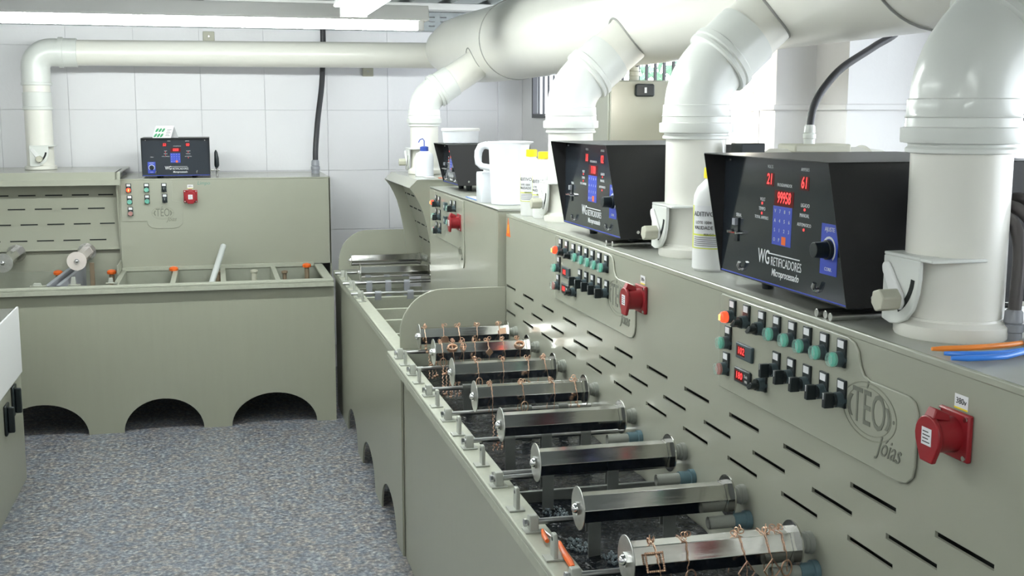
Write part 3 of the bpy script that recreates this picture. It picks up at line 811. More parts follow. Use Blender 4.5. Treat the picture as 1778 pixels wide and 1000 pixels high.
def hood_back(unit, pts, e0, e1, rows, swap, offs):
    """curved slotted panel: pts (depth, z); rows: z list; runs along the other axis"""
    def mk(a, y, z): return (a, y, z) if not swap else (y, a, z)
    mb = MB(); n_ = len(pts)
    vs = [mk(a, e, z) for e in (e0, e1) for a, z in pts]
    mb.add(vs, [(i, i + 1, n_ + i + 1, n_ + i) for i in range(n_ - 1)])
    mb.build('hood_back', M['paint'], unit)
    def depth(z):
        for (a0, z0), (a1, z1) in zip(pts, pts[1:]):
            if z1 <= z <= z0: return a0 + (a1 - a0) * (z0 - z) / (z0 - z1)
        return pts[-1][0]
    for ri, z in enumerate(rows):
        u = offs[ri % len(offs)]
        while u < max(e0, e1) - .02:
            u0, u1 = max(u, min(e0, e1) + .01), min(u + .09, max(e0, e1) - .02)
            if u1 - u0 > .015:
                a = depth(z)
                b_ = MB()
                if swap: b_.box(u0, u1, a - .002, a + .004, z - .0035, z + .0035)
                else: b_.box(a - .002, a + .004, u0, u1, z - .0035, z + .0035)
                b_.build('vent_slot', M['void'], unit, smooth=False)
            u += .14
hood_back(farU, [(1.02, 1.285), (1.04, 1.225), (1.065, 1.15), (1.10, 1.05), (1.13, .93), (1.14, .87), (1.13, .86), (1.13, .47)], 5.735, 6.6, (1.215, 1.14, 1.055, .965), False, (5.72, 5.79))
ep = [(.66, .782), (.662, .85)] + [(.83 + .165 * math.cos(math.radians(a)), .84 + .165 * math.sin(math.radians(a))) for a in range(178, 89, -8)] + [(1.06, 1.005), (1.06, .782)]
MB().prism(ep, 6.6, 6.61, 1).build('end_shield', M['paint'], farU, bevel=.002)
# controls of the far unit
FX = 1.03
pp = [(-.22, -.1), (-.22, .098), (.26, .098), (.272, .09), (.277, .07), (.277, -.17), (.262, -.20), (.225, -.21), (.14, -.19), (.115, -.16), (.112, -.12), (.105, -.1)]
MB(Vector((FX, 5.165, 1.185)), LEFT).prism([(-.40, -.115), (-.40, .102), (.262, .102), (.262, .04), (.262, -.06), (.272, -.09), (.274, -.16), (.255, -.19), (.20, -.195), (.165, -.175), (.15, -.13), (.145, -.115)], 0, .005).build('control_plate', M['plate'], farU, bevel=.002)
for y, z, k in ((5.52, 1.236, 'lamp'), (5.44, 1.234, 'knobv'), (5.155, 1.236, 'green'), (5.07, 1.24, 'knobv'), (5.52, 1.172, 'green'), (5.43, 1.172, 'knobv'), (5.15, 1.174, 'green'), (5.51, 1.108, 'red'), (5.42, 1.11, 'knobv')):
    control(farU, k, Vector((FX - .005, y, z)), LEFT)
for z in (1.236, 1.173):
    s = MB(Vector((FX - .005, 5.265, z)), LEFT).prism([(-.018, -.018), (.018, -.018), (.018, .018), (-.018, .018)], 0, .014).build('meter_box', M['slate'], farU, bevel=.002)
    MB(Vector((FX - .019, 5.265, z)), LEFT).prism([(-.006, -.006), (.006, -.006), (.006, .006), (-.006, .006)], 0, .001).build('meter_face', M['white'], s)
socket(farU, Vector((FX, 4.985, 1.187)), LEFT)
emblem(farU, Vector((FX - .005, 4.96, 1.06)), LEFT, .62)
lugs(farU, [6.16, 5.80, 5.45], [6.33, 5.92, 5.56], .028)

# ------------------------------------------------------------ BACK UNIT
BX0, BX1 = -2.3, .60
CY = 6.95
bk = thing('plating_unit', 'grey-green plating unit along the back wall with hood, control cabinet and scalloped skirt', 'plating machine', (-.8, 6.9, 0))
low = [(BX0, 0)]
for c in (-2.12, -1.5, -.905): low += ell(c, 0, .225, .172, 22, PI, 0)
low += ell(-.3025, 0, .2025, .172, 22, PI, 0) + ell(.27, 0, .225, .172, 22, PI, 0) + [(BX1 - .0, 0)]
poly_face_plate(MB(), low, .765, 6.275, 6.283, 1).build('front_skirt', M['skirt'], bk)
MB().box(BX1 - .008, BX1, 6.283, 6.93, 0.0, .766).build('end_panel', M['skirt'], bk)
MB().box(BX0, BX1 - .002, 6.245, 6.305, .766, .78).build('tank_rim', M['rim'], bk, bevel=.003)
MB().box(BX0, BX1 - .002, 6.245, 6.251, .742, .766).build('rim_lip', M['rim'], bk, bevel=.0015)
MB().box(BX1 - .05, BX1 - .002, 6.305, 6.93, .766, .78).build('tank_rim', M['rim'], bk, bevel=.003)
MB().box(-.53, BX1 - .05, 6.925, 6.95, .766, .79).build('tank_rim', M['rim'], bk, bevel=.003)
MB().box(BX0, BX1, 6.301, 6.305, .5, .766).build('tank_wall', M['inner'], bk)
MB().box(BX0, BX1, 6.305, 6.93, .60, .61).build('tank_floor', M['inner'], bk)
MB().box(BX0, BX1 - .01, 6.93, 6.936, .60, .78).build('tank_wall', M['inner'], bk)
for dx in (-.235, .025, .31, -.52):
    MB().box(dx - .014, dx + .014, 6.305, 6.93, .61, .774).build('partition', M['rim'], bk, bevel=.002)
MB().box(-.53, .655, CY, CY + .008, .78, 1.290).build('front_panel', M['paint'], bk, bevel=.002)
MB().box(-.53, .655, CY - .003, 7.62, 1.283, 1.291).build('top_sheet', M['plate'], bk, bevel=.002)
MB().box(.647, .655, CY, 7.62, .0, 1.283).build('end_panel', M['paint'], bk)
# hood
off = CY - 1.03
HPb = [(a + off, z) for a, z in HP]
for xx in (-.538, -2.29):
    strip_side(MB(), HPb, 7.3, xx, xx + .008, swap=True).build('hood_side', M['paint'], bk)
MB().add([(BX0, HPb[0][0], 1.333), (BX0, 7.62, 1.333), (-.512, 7.62, 1.333), (-.512, HPb[0][0], 1.333), (BX0, HPb[1][0], 1.293), (-.512, HPb[1][0], 1.293), (BX0, HPb[1][0], 1.262), (-.512, HPb[1][0], 1.262),
          (BX0, HPb[1][0] + .006, 1.262), (-.512, HPb[1][0] + .006, 1.262), (BX0, HPb[0][0], 1.325), (-.512, HPb[0][0], 1.325), (BX0, 7.62, 1.325), (-.512, 7.62, 1.325)],
         [(0, 1, 2, 3), (0, 3, 5, 4), (4, 5, 7, 6), (6, 7, 9, 8), (8, 9, 11, 10), (10, 11, 13, 12), (1, 12, 13, 2), (3, 2, 13, 11, 9, 7, 5), (0, 4, 6, 8, 10, 12, 1)]).build('hood_top', M['plate'], bk)
hood_back(bk, [(6.94, 1.29), (6.955, 1.225), (6.97, 1.14), (6.98, 1.05), (6.985, .96), (6.98, .90), (6.972, .892), (7.0, .885), (7.0, .62)], BX0, -.54, (1.204, 1.127, 1.04, .948), True, (-2.18, -2.24))
MB().box(-.538, -.53, 6.70, 7.3, .78, .83).build('hood_foot', M['paint'], bk)
# controls on the back cabinet
MB(Vector((0, CY, 0)), FRONT).prism([(-.52, 1.05), (-.52, 1.283), (-.238, 1.283), (-.238, 1.165), (-.20, 1.16), (-.186, 1.145), (-.184, 1.06), (-.19, 1.03), (-.21, 1.012), (-.24, 1.006), (-.33, 1.006), (-.36, 1.012), (-.378, 1.03), (-.382, 1.05)], 0, .004).build('control_plate', M['plate'], bk, bevel=.0015)
for x, z, k in ((-.475, 1.229, 'lamp'), (-.378, 1.229, 'green'), (-.283, 1.229, 'knobv'), (-.472, 1.162, 'green'), (-.377, 1.164, 'green'), (-.281, 1.168, 'knobv'), (-.470, 1.097, 'red')):
    control(bk, k, Vector((x, CY - .004, z)), FRONT)
socket(bk, Vector((-.139, CY, 1.188)), FRONT)
volt_label(bk, Vector((-.139, CY - .0002, 1.243)), FRONT)
emblem(bk, Vector((-.295, CY - .004, 1.095)), FRONT, .95)
add_text(MB(Vector((-.065, CY - .0002, 1.262)), FRONT), 'Limpo', 0, 0, 0, .028, .2).build('handwriting', mat('faded_green_marker', (0.10, 0.25, 0.21), .6), bk)
# fittings on the back tank's rim
for (x, y, w, h) in ((-.90, 6.33, .05, .018), (-.725, 6.33, .03, .045), (-.545, 6.36, .03, .03)):
    l = MB().prism([(x - w / 2, .78), (x + w / 2, .78), (x + w / 2 * .7, .78 + h), (x - w / 2 * .6, .78 + h)], y - .006, y + .006, 1).build('rim_bracket', M['lug'], bk, bevel=.003)
    MB().box(x - w / 2 - .01, x + w / 2 + .02, y - .015, y + .02, .78, .784).build('lug_foot', M['plate'], l, bevel=.001)

# valves with orange knobs in the back tank
def valve(x, y, lb):
    t = thing('drain_valve', lb, 'valve', (x, y, .61))
    MB().cyl((x, y, .61), (x, y, .775), .014, 12).build('stem', M['brown'], t)
    MB().lathe([(.012, 0), (.024, .004), (.026, .016), (.020, .024), (.006, .028)], (x, y, .77), 10).build('valve_knob', M['orange'], t)
valve(-.245 + .0, 6.86, 'orange-knobbed valve in the back tank, right of the hood side'); valve(.50, 6.84, 'orange-knobbed valve in the right corner of the back tank')
valve(-.575, 6.80, 'orange-knobbed valve at the foot of the hood side panel'); valve(-.86, 6.84, 'orange-knobbed valve behind the flat rim bracket at left')
def stub(x, y, m_, lb, h=.05, r=.016):
    t = thing('pipe_stub', lb, 'pipe fitting', (x, y, .61))
    MB().cyl((x, y, .61), (x, y, .74 + h * .2), r, 14).build('stub_pipe', M[m_], t)
    MB().lathe([(r + .003, 0), (r + .006, .004), (r + .006, .014), (r * .7, .018)], (x, y, .74 + h * .2), 14).build('stub_cap', M[m_], t)
stub(.20, 6.84, 'beige', 'pale threaded pipe fitting inside the third bay of the back tank')
stub(.0, 6.84, 'brown', 'dull brownish fitting beside the leaning tube')
stub(.37, 6.80, 'brown', 'small brown fitting inside the last bay of the back tank', .03, .012)
for (x, lb, m_) in ((-.80, 'dull steel bar slanting into the back tank, left one', 'rod'), (-.745, 'dull steel bar slanting into the back tank, right one', 'rod'), (-.672, 'brown stained bar standing in the back tank by the clear drum', 'brown')):
    t = thing('electrode_bar', lb, 'metal bar', (x, 6.7, .62))
    if m_ == 'rod': MB().add([(x - .075, 6.42, .772), (x - .055, 6.42, .772), (x + .03, 6.86, .82), (x + .01, 6.86, .82), (x - .075, 6.42, .765), (x - .055, 6.42, .765), (x + .03, 6.86, .62), (x + .01, 6.86, .62)], [(0, 1, 2, 3), (4, 7, 6, 5), (0, 4, 5, 1), (1, 5, 6, 2), (2, 6, 7, 3), (3, 7, 4, 0)]).build('bar_body', M['gland'], t, bevel=.002)
    else: MB().box(x - .012, x + .012, 6.74, 6.76, .62, .845).build('bar_body', M['brown'], t, bevel=.002)
t = thing('grey_tube', 'pale grey plastic tube leaning in the back tank', 'tube', (-.02, 6.5, .66))
mb = MB().tube([(-.055, 6.44, .70), (.033, 6.87, .905)], .0165, 20, caps=False)
mb.tube([(-.055, 6.44, .70), (.033, 6.87, .905)], .014, 20, caps=False)
mb.build('tube_wall', mat('pale_grey_tube', (.55, .57, .56), .4), t)

# ================================================================= DRUMS
def make_drum(name, label, group, loc, rz=0, L=.366, hexm='steel', rh=.0325, rd=.0445):
    t = thing(name, label, 'drum', loc, group, rz)
    hx = lambda r, x: [(x, r * math.cos(k * PI / 3), r * math.sin(k * PI / 3)) for k in range(6)]
    MB().tube([(0, 0, 0), (.0022, 0, 0)], rd, 40).build('end_disc', M['steel_d'] if hexm == 'steel' else M['cleanclear'], t, local=True, bevel=.0006, seg=1)
    mb = MB().tube([(-.014, 0, 0), (-.0125, 0, 0), (-.009, 0, 0), (-.005, 0, 0), (0, 0, 0)], [.002, .006, .009, .0105, .011], 16)
    mb.tube([(-.004, 0, 0), (0, 0, 0)], .014, 6)
    mb.build('dome_nut', M['chrome'], t, local=True)
    q = L - .040
    MB().loft([hx(rh, .0022), hx(rh, q)]).build('hex_tube', M[hexm], t, local=True, bevel=.0012, smooth=False)
    MB().loft([hx(rh + .002, q - .012), hx(rh + .002, q), ]).build('tube_ferrule', M[hexm], t, local=True, smooth=False)
    MB().tube([(q, 0, 0), (q + .003, 0, 0), (q + .008, 0, 0)], [rd, rd, rd * .8], 40).build('rear_disc', M['steel'], t, local=True)
    mb = MB().tube([(q + .008, 0, 0), (q + .022, 0, 0), (q + .023, 0, 0), (q + .029, 0, 0), (q + .030, 0, 0), (L, 0, 0)], [.016, .016, .0185, .0185, .021, .021], 24)
    mb.build('hub', M['greyplastic'], t, local=True)
    return t
ORD = ['farthest', 'second-farthest', 'third-farthest', 'fourth-farthest', 'fourth-nearest', 'third-nearest', 'second-nearest', 'nearest']
DY = [4.108, 3.814, 3.495, 3.17, 2.853, 2.51, 2.185, 1.897]
state = ['hung with five copper chains', 'hung with copper pendants and chains', 'with four copper chains and a bright reflection', 'with four copper chains', 'bare and polished', 'bare, above the partition', 'bare, above foam patches', 'hung with a square copper frame']
proto = None
for i, y in enumerate(DY):
    lb = f'{ORD[i]} steel drum of the near tank, {state[i]}'
    if proto is None:
        proto = make_drum('plating_drum', lb, 'hexagonal drums of the near tank', (.692, y, .86)); d = proto
    else:
        d = copy_tree(proto); d.location = (.692, y, .86); d['label'] = lb
    d.rotation_euler = (random.uniform(-.08, .08), 0, 0)
make_drum('plating_drum', 'steel drum lying front in the far tank, before the curved hood', 'drums of the far tank', (.703, 5.95, .853), 0, .40)
make_drum('plating_drum', 'steel drum hanging at the back of the far tank near the end shield', 'drums of the far tank', (.704, 6.37, .864), 0, .42, rh=.033, rd=.035)
make_drum('plating_drum', 'clear pinkish drum pointing out from the back hood', 'drums of the back tank', (-.722, 6.5, .885), PI / 2 - .02, .47, 'cleanclear', .034, .05)
make_drum('plating_drum', 'dull clear drum cut by the left edge of the photo', 'drums of the back tank', (-1.085, 6.5, .885), PI / 2, .48, 'steel', .034, .05)

# ------------------------------------------------------------ rods and straps
def strap(parent_y, x, zt, zb, lb, grp, w=.028):
    t = thing('anode_strap', lb, 'metal strap', (x, parent_y, zb), grp)
    r = .0085
    pts = [(parent_y - r - .003, zb), (parent_y - r - .003, zt)] + [(parent_y + (r + .003) * math.cos(math.radians(a)), zt + (r + .003) * math.sin(math.radians(a))) for a in range(165, -1, -20)] + [(parent_y + r + .003, zt - .035)]
    rev = [(parent_y + r, zt - .035)] + [(parent_y + r * math.cos(math.radians(a)), zt + r * math.sin(math.radians(a))) for a in range(0, 181, 20)] + [(parent_y - r, zb)]
    pl = pts + rev
    MB().prism(pl, x - w / 2, x + w / 2, 0).build('hook_strip', M['strapm'] if parent_y < 4 else M['gland'], t, smooth=False)
for i, y in enumerate(BOSS):
    t = thing('bus_rod', f'{ORD[i]} thin steel rod lying across the near tank from its rim support', 'rod', (.84, y, .792), 'steel rods across the near tank')
    MB().cyl((.612, y, .80), (1.056, y, .80), .0068, 14).build('rod_bar', M['rod'], t)
    MB().cyl((.606, y, .80), (.612, y, .80), .009, 6).build('rod_nut', M['chrome'], t)
t = thing('bus_rod', 'second rod lying beside the third-nearest rod of the near tank', 'rod', (.84, 2.63, .792), 'steel rods across the near tank')
MB().cyl((.618, 2.632, .80), (1.056, 2.632, .80), .0068, 14).build('rod_bar', M['rod'], t)
for y, x, lb in ((2.599, .745, 'strap on the third-nearest rod, close to the rim'), (2.599, .908, 'strap on the third-nearest rod, towards the slotted panel'),
                 (2.93, .735, 'strap on the fourth-nearest rod, nearest the rim'), (2.93, .836, 'strap on the fourth-nearest rod, middle one'), (2.93, .946, 'strap on the fourth-nearest rod, next to the slotted panel'),
                 (3.53, .747, 'strap on the third-farthest rod, beside the drum end disc'), (2.29, .76, 'strap on the second-nearest rod close to the end disc'), (2.29, .93, 'strap on the second-nearest rod beside the grey inlet tube'),
                 (3.22, .86, 'strap on the fourth-farthest rod'), (3.22, .97, 'strap on the fourth-farthest rod near the panel')):
    strap(y, x, .80, .70, 'flat grey metal ' + lb, 'anode straps in the near tank')
for i, (y, lb) in enumerate(((6.33, 'back'), (5.92, 'middle'), (5.56, 'front'))):
    t = thing('bus_rod', f'{lb} one of the three thin rods across the far tank', 'rod', (.84, y, .792), 'steel rods across the far tank')
    MB().cyl((.612, y, .80), (1.035 if y < 5.73 else 1.12, y, .80), .0075, 14).build('rod_bar', M['rod'], t)
t = thing('bus_rod', 'second rod close behind the middle rod of the far tank', 'rod', (.84, 5.96, .792), 'steel rods across the far tank')
MB().cyl((.66, 5.965, .80), (1.12, 5.965, .80), .0065, 14).build('rod_bar', M['rod'], t)
for x, lb in ((.745, 'left'), (.843, 'middle'), (.939, 'right')): strap(5.92, x, .80, .68, f'grey strap hooked on the middle rod of the far tank, {lb} one', 'straps in the far tank', .03)
for x, lb in ((.742, 'left'), (.899, 'right')): strap(5.56, x, .80, .77, f'short grey clip on the front rod of the far tank, {lb} one', 'straps in the far tank', .03)
for y, lb in ((2.80, 'grey inlet tube under the fourth-nearest drum'), (2.45, 'grey inlet tube under the third-nearest drum'), (2.154, 'grey inlet tube under the second-nearest drum'), (1.87, 'grey inlet tube under the nearest drum')):
    t = thing('inlet_tube', lb, 'pipe fitting', (1.0, y, .80), 'grey inlet tubes in the near tank')
    mb = MB().tube([(.965, y, .815), (1.02, y, .815)], .0135, 18, caps=False); mb.tube([(.965, y, .815), (1.02, y, .815)], .010, 18, caps=False)
    mb.build('tube_wall', M['greyplastic'], t)
    MB().tube([(1.02, y, .815), (1.045, y, .815), (1.046, y, .815), (1.057, y, .815)], [.0165, .0165, .02, .02], 18).build('collar', mat('blue_stained_collar', (.10, .17, .20), .4) if y == 2.80 else bpy.data.materials['blue_stained_collar'], t)

# ------------------------------------------------------------ JEWELLERY
def chain(drum, x, kind, lb, drop=.055, side_=0.0, seed=0):
    rn = random.Random(seed)
    y, z = DY[drum], .86
    x = .692 + (x - .675) * 1.05
    t = thing('copper_chain', lb, 'jewellery', (x, y, z + .03), 'copper jewellery hung on the drums')
    hexp = [(-.034, -.002), (-.018, -.0307), (-.017, .0302), (.017, .0302)]
    r = .0352
    pts = []
    zb = z - drop
    lean = rn.uniform(-.01, .01)
    front = [(x + lean, y - r - .002, zb), (x + lean * .6, y - r - .002, z - .012), (x + lean * .3, y - r - .0005, z), (x, y - .0185, z + .0300), (x - .001, y, z + .0305), (x + side_, y + .018, z + .0300), (x + side_, y + r, z + .0), (x + side_ * 1.3, y + r + .002, z - .06)]
    # densify
    dense = []
    for a, b_ in zip(front, front[1:]):
        a = Vector(a); b_ = Vector(b_); k = max(1, int((b_ - a).length / .0028))
        for i in range(k): dense.append(a + (b_ - a) * i / k)
    dense.append(Vector(front[-1]))
    dense = [p + Vector((rn.uniform(-.0004, .0004) + .0006 * math.sin(i * 1.1), 0, 0)) for i, p in enumerate(dense)]
    rad = [.0008 + .0006 * (i % 2) for i in range(len(dense))]
    MB().tube(dense, rad, 5).build('chain', M['copper'], t)
    # knot of links on top
    mb = MB()
    for k in range(4):
        c = Vector((x + rn.uniform(-.008, .008), y - .006 + rn.uniform(-.008, .012), z + .034 + .004 * k * .5)); a = rn.uniform(0, PI)
        mb.tube([(c.x + .006 * math.cos(q * PI / 6) * math.cos(a), c.y + .006 * math.cos(q * PI / 6) * math.sin(a), c.z + .005 * math.sin(q * PI / 6)) for q in range(12)], .0011, 5, closed=True)
    mb.build('clasp_links', M['copper'], t)
    yp = y - r - .004
    fr = (Vector((1, 0, 0)), Vector((0, .0, 1)), Vector((0, -1, 0)))
    if kind == 'square':
        o = Vector((x - .006, y - .034, z + .004)); f2 = (Vector((1, 0, 0)), Vector((0, .45, .89)), Vector((0, -.89, .45)))
        mb = MB(o, f2); s = .016; cs = [(-s, -s), (s, -s), (s, s), (-s, s)]
        for a, b_ in zip(cs, cs[1:] + cs[:1]):
            for k in range(8): mb.ball((a[0] + (b_[0] - a[0]) * k / 8, a[1] + (b_[1] - a[1]) * k / 8, .004), .0026, 6, 4)
        mb.build('square_pendant', M['copper'], t)
    elif kind == 'disc':
        MB(Vector((x, yp, z - .012)), fr).prism(ell(0, 0, .0155, .0165, 24), 0, .002).build('disc_pendant', M['copper'], t, bevel=.0005)
    elif kind == 'plate':
        MB(Vector((x + .008, yp + .004, z + .012)), (Vector((1, 0, 0)), Vector((0, .5, .86)), Vector((0, -.86, .5)))).prism([(-.014, -.013), (.012, -.010), (.012, .013), (-.013, .009)], 0, .002).build('plate_pendant', M['copper'], t)
    elif kind in ('ring', 'drop', 'oval'):
        o = Vector((x, yp + (.012 if kind != 'oval' else 0), z + (.018 if kind != 'oval' else -.028)))
        f2 = (Vector((1, 0, 0)), Vector((0, .6, .8)), Vector((0, -.8, .6))) if kind != 'oval' else fr
        a, b_ = {'ring': (.0145, .010), 'drop': (.009, .014), 'oval': (.010, .015)}[kind]
        pts = [(a * math.cos(k * PI / 10) * (1 if kind != 'drop' else 1 - .35 * (math.sin(k * PI / 10) < 0)), b_ * math.sin(k * PI / 10), .003) for k in range(20)]
        mb = MB(o, f2).tube(pts, .0035 if kind == 'ring' else .0016, 6, closed=True)
        if kind == 'drop':
            mb.tube([(0, -.012, .003), (0, .012, .003)], .0014, 5); mb.tube([(-.008, 0, .003), (.008, 0, .003)], .0014, 5)
        mb.build({'ring': 'ring_pendant', 'drop': 'drop_pendant', 'oval': 'oval_pendant'}[kind], M['copper'], t)
    elif kind == 'diamond':
        MB(Vector((x, yp + .002, z - .002)), fr).prism([(0, -.016), (.013, 0), (0, .016), (-.013, 0)], 0, .0025).build('diamond_pendant', M['copper'], t, bevel=.0005)
    elif kind == 'frame':
        o = Vector((x + .004, yp, z - .03)); cs = [(0, -.022), (.016, 0), (0, .022), (-.016, 0)]
        mb = MB(o, fr)
        for a, b_ in zip(cs, cs[1:] + cs[:1]): mb.tube([(a[0], a[1], .002), (b_[0], b_[1], .002)], .0015, 5)
        mb.build('frame_pendant', M['copper'], t)
    elif kind == 'beads':
        mb = MB()
        for k in range(4): mb.ball((x + rn.uniform(-.006, .006), yp - .002, zb + .004 + k * .012), .0055 - .0005 * k, 8, 5)
        mb.build('bead_pendant', M['copper'], t)
J = [(0, .693, 'beads', 'at the disc end of the farthest drum, with beads'), (0, .76, 'disc', 'with a large round disc on the farthest drum'), (0, .811, 'none', 'plain, in the middle of the farthest drum'), (0, .877, 'beads', 'with small beads on the farthest drum'), (0, .957, 'plate', 'with a bright square plate at the hub end of the farthest drum'),
     (1, .70, 'oval', 'with a loop at the disc end of the second-farthest drum'), (1, .733, 'ring', 'with a thick ring on the second-farthest drum'), (1, .769, 'drop', 'with a pierced drop on the second-farthest drum'), (1, .808, 'beads', 'with knotted beads on the second-farthest drum'), (1, .852, 'diamond', 'with a solid diamond plate on the second-farthest drum'), (1, .903, 'none', 'plain, right of the diamond on the second-farthest drum'), (1, .955, 'ring', 'with a pale ring at the hub end of the second-farthest drum'),
     (2, .75, 'oval', 'with an oval loop on the third-farthest drum'), (2, .827, 'none', 'knotted on top of the third-farthest drum, left of its middle'), (2, .905, 'beads', 'with beads right of the middle of the third-farthest drum'), (2, .955, 'none', 'at the hub end of the third-farthest drum'),
     (3, .72, 'none', 'bunched near the disc of the fourth-farthest drum'), (3, .806, 'oval', 'with a curled loop on the fourth-farthest drum'), (3, .895, 'none', 'thin and plain on the right half of the fourth-farthest drum'), (3, .955, 'beads', 'bunched at the hub end of the fourth-farthest drum'),
     (7, .72, 'square', 'with a beaded square frame on the nearest drum'), (7, .778, 'oval', 'twisted, second from the disc of the nearest drum'), (7, .878, 'frame', 'with an open diamond frame in the middle of the nearest drum'), (7, .926, 'frame', 'doubled, with a diamond frame near the hub of the nearest drum'), (7, .957, 'oval', 'with a smooth loop closest to the hub of the nearest drum')]
for i, (d, x, k, lb) in enumerate(J):
    chain(d, x, k, 'copper chain ' + lb, .055 + .02 * ((i * 7) % 3) / 2, .004 * ((i * 5) % 3 - 1), i)
# hanging bunches between the disc and the rim
for i, (x, y, lb) in enumerate(((.72, 3.98, 'in front of the farthest drum'), (.715, 3.70, 'below the disc of the second-farthest drum'), (.745, 3.70, 'beside the disc of the third-farthest drum'), (.735, 3.06, 'by the fourth-nearest rod'))):
    t = thing('copper_chain', 'copper chain bunch hanging into the bath ' + lb, 'jewellery', (x, y, .70), 'copper jewellery hung on the drums')
    rn = random.Random(i + 50); mb = MB()
    for k in range(3):
        xx = x + (k - 1) * .012
        mb.tube([(xx + .002 * math.sin(q), y + .002 * math.cos(q * 1.3), .83 - .10 * q / 50) for q in range(51)], [.0008 + .0008 * (q % 2) for q in range(51)], 5)
    mb.build('chain', M['copper'], t)
    mb = MB()
    for k in range(8): mb.ball((x + rn.uniform(-.016, .016), y + rn.uniform(-.008, .004), .725 + .09 * rn.random()), rn.uniform(.003, .006), 8, 5)
    mb.build('bead_pendant', M['copper'], t)

# pliers on the near rim
t = thing('pliers', 'orange-red handled pliers resting on the rim of the near tank', 'pliers', (.645, 2.12, .784))
MB().tube([(.640, 2.262, .79), (.634, 2.23, .79), (.632, 2.20, .79)], [.004, .0055, .0045], 10).build('handle', M['orange'], t)
MB().tube([(.655, 2.19, .789), (.650, 2.16, .79), (.646, 2.12, .79), (.644, 2.08, .79), (.642, 2.055, .789)], [.0035, .0055, .0068, .0072, .005], 10).build('handle', M['orange'], t)
MB().tube([(.640, 2.262, .79), (.648, 2.215, .789), (.655, 2.19, .789)], [.004, .003, .003], 8).build('jaw', M['rod'], t)

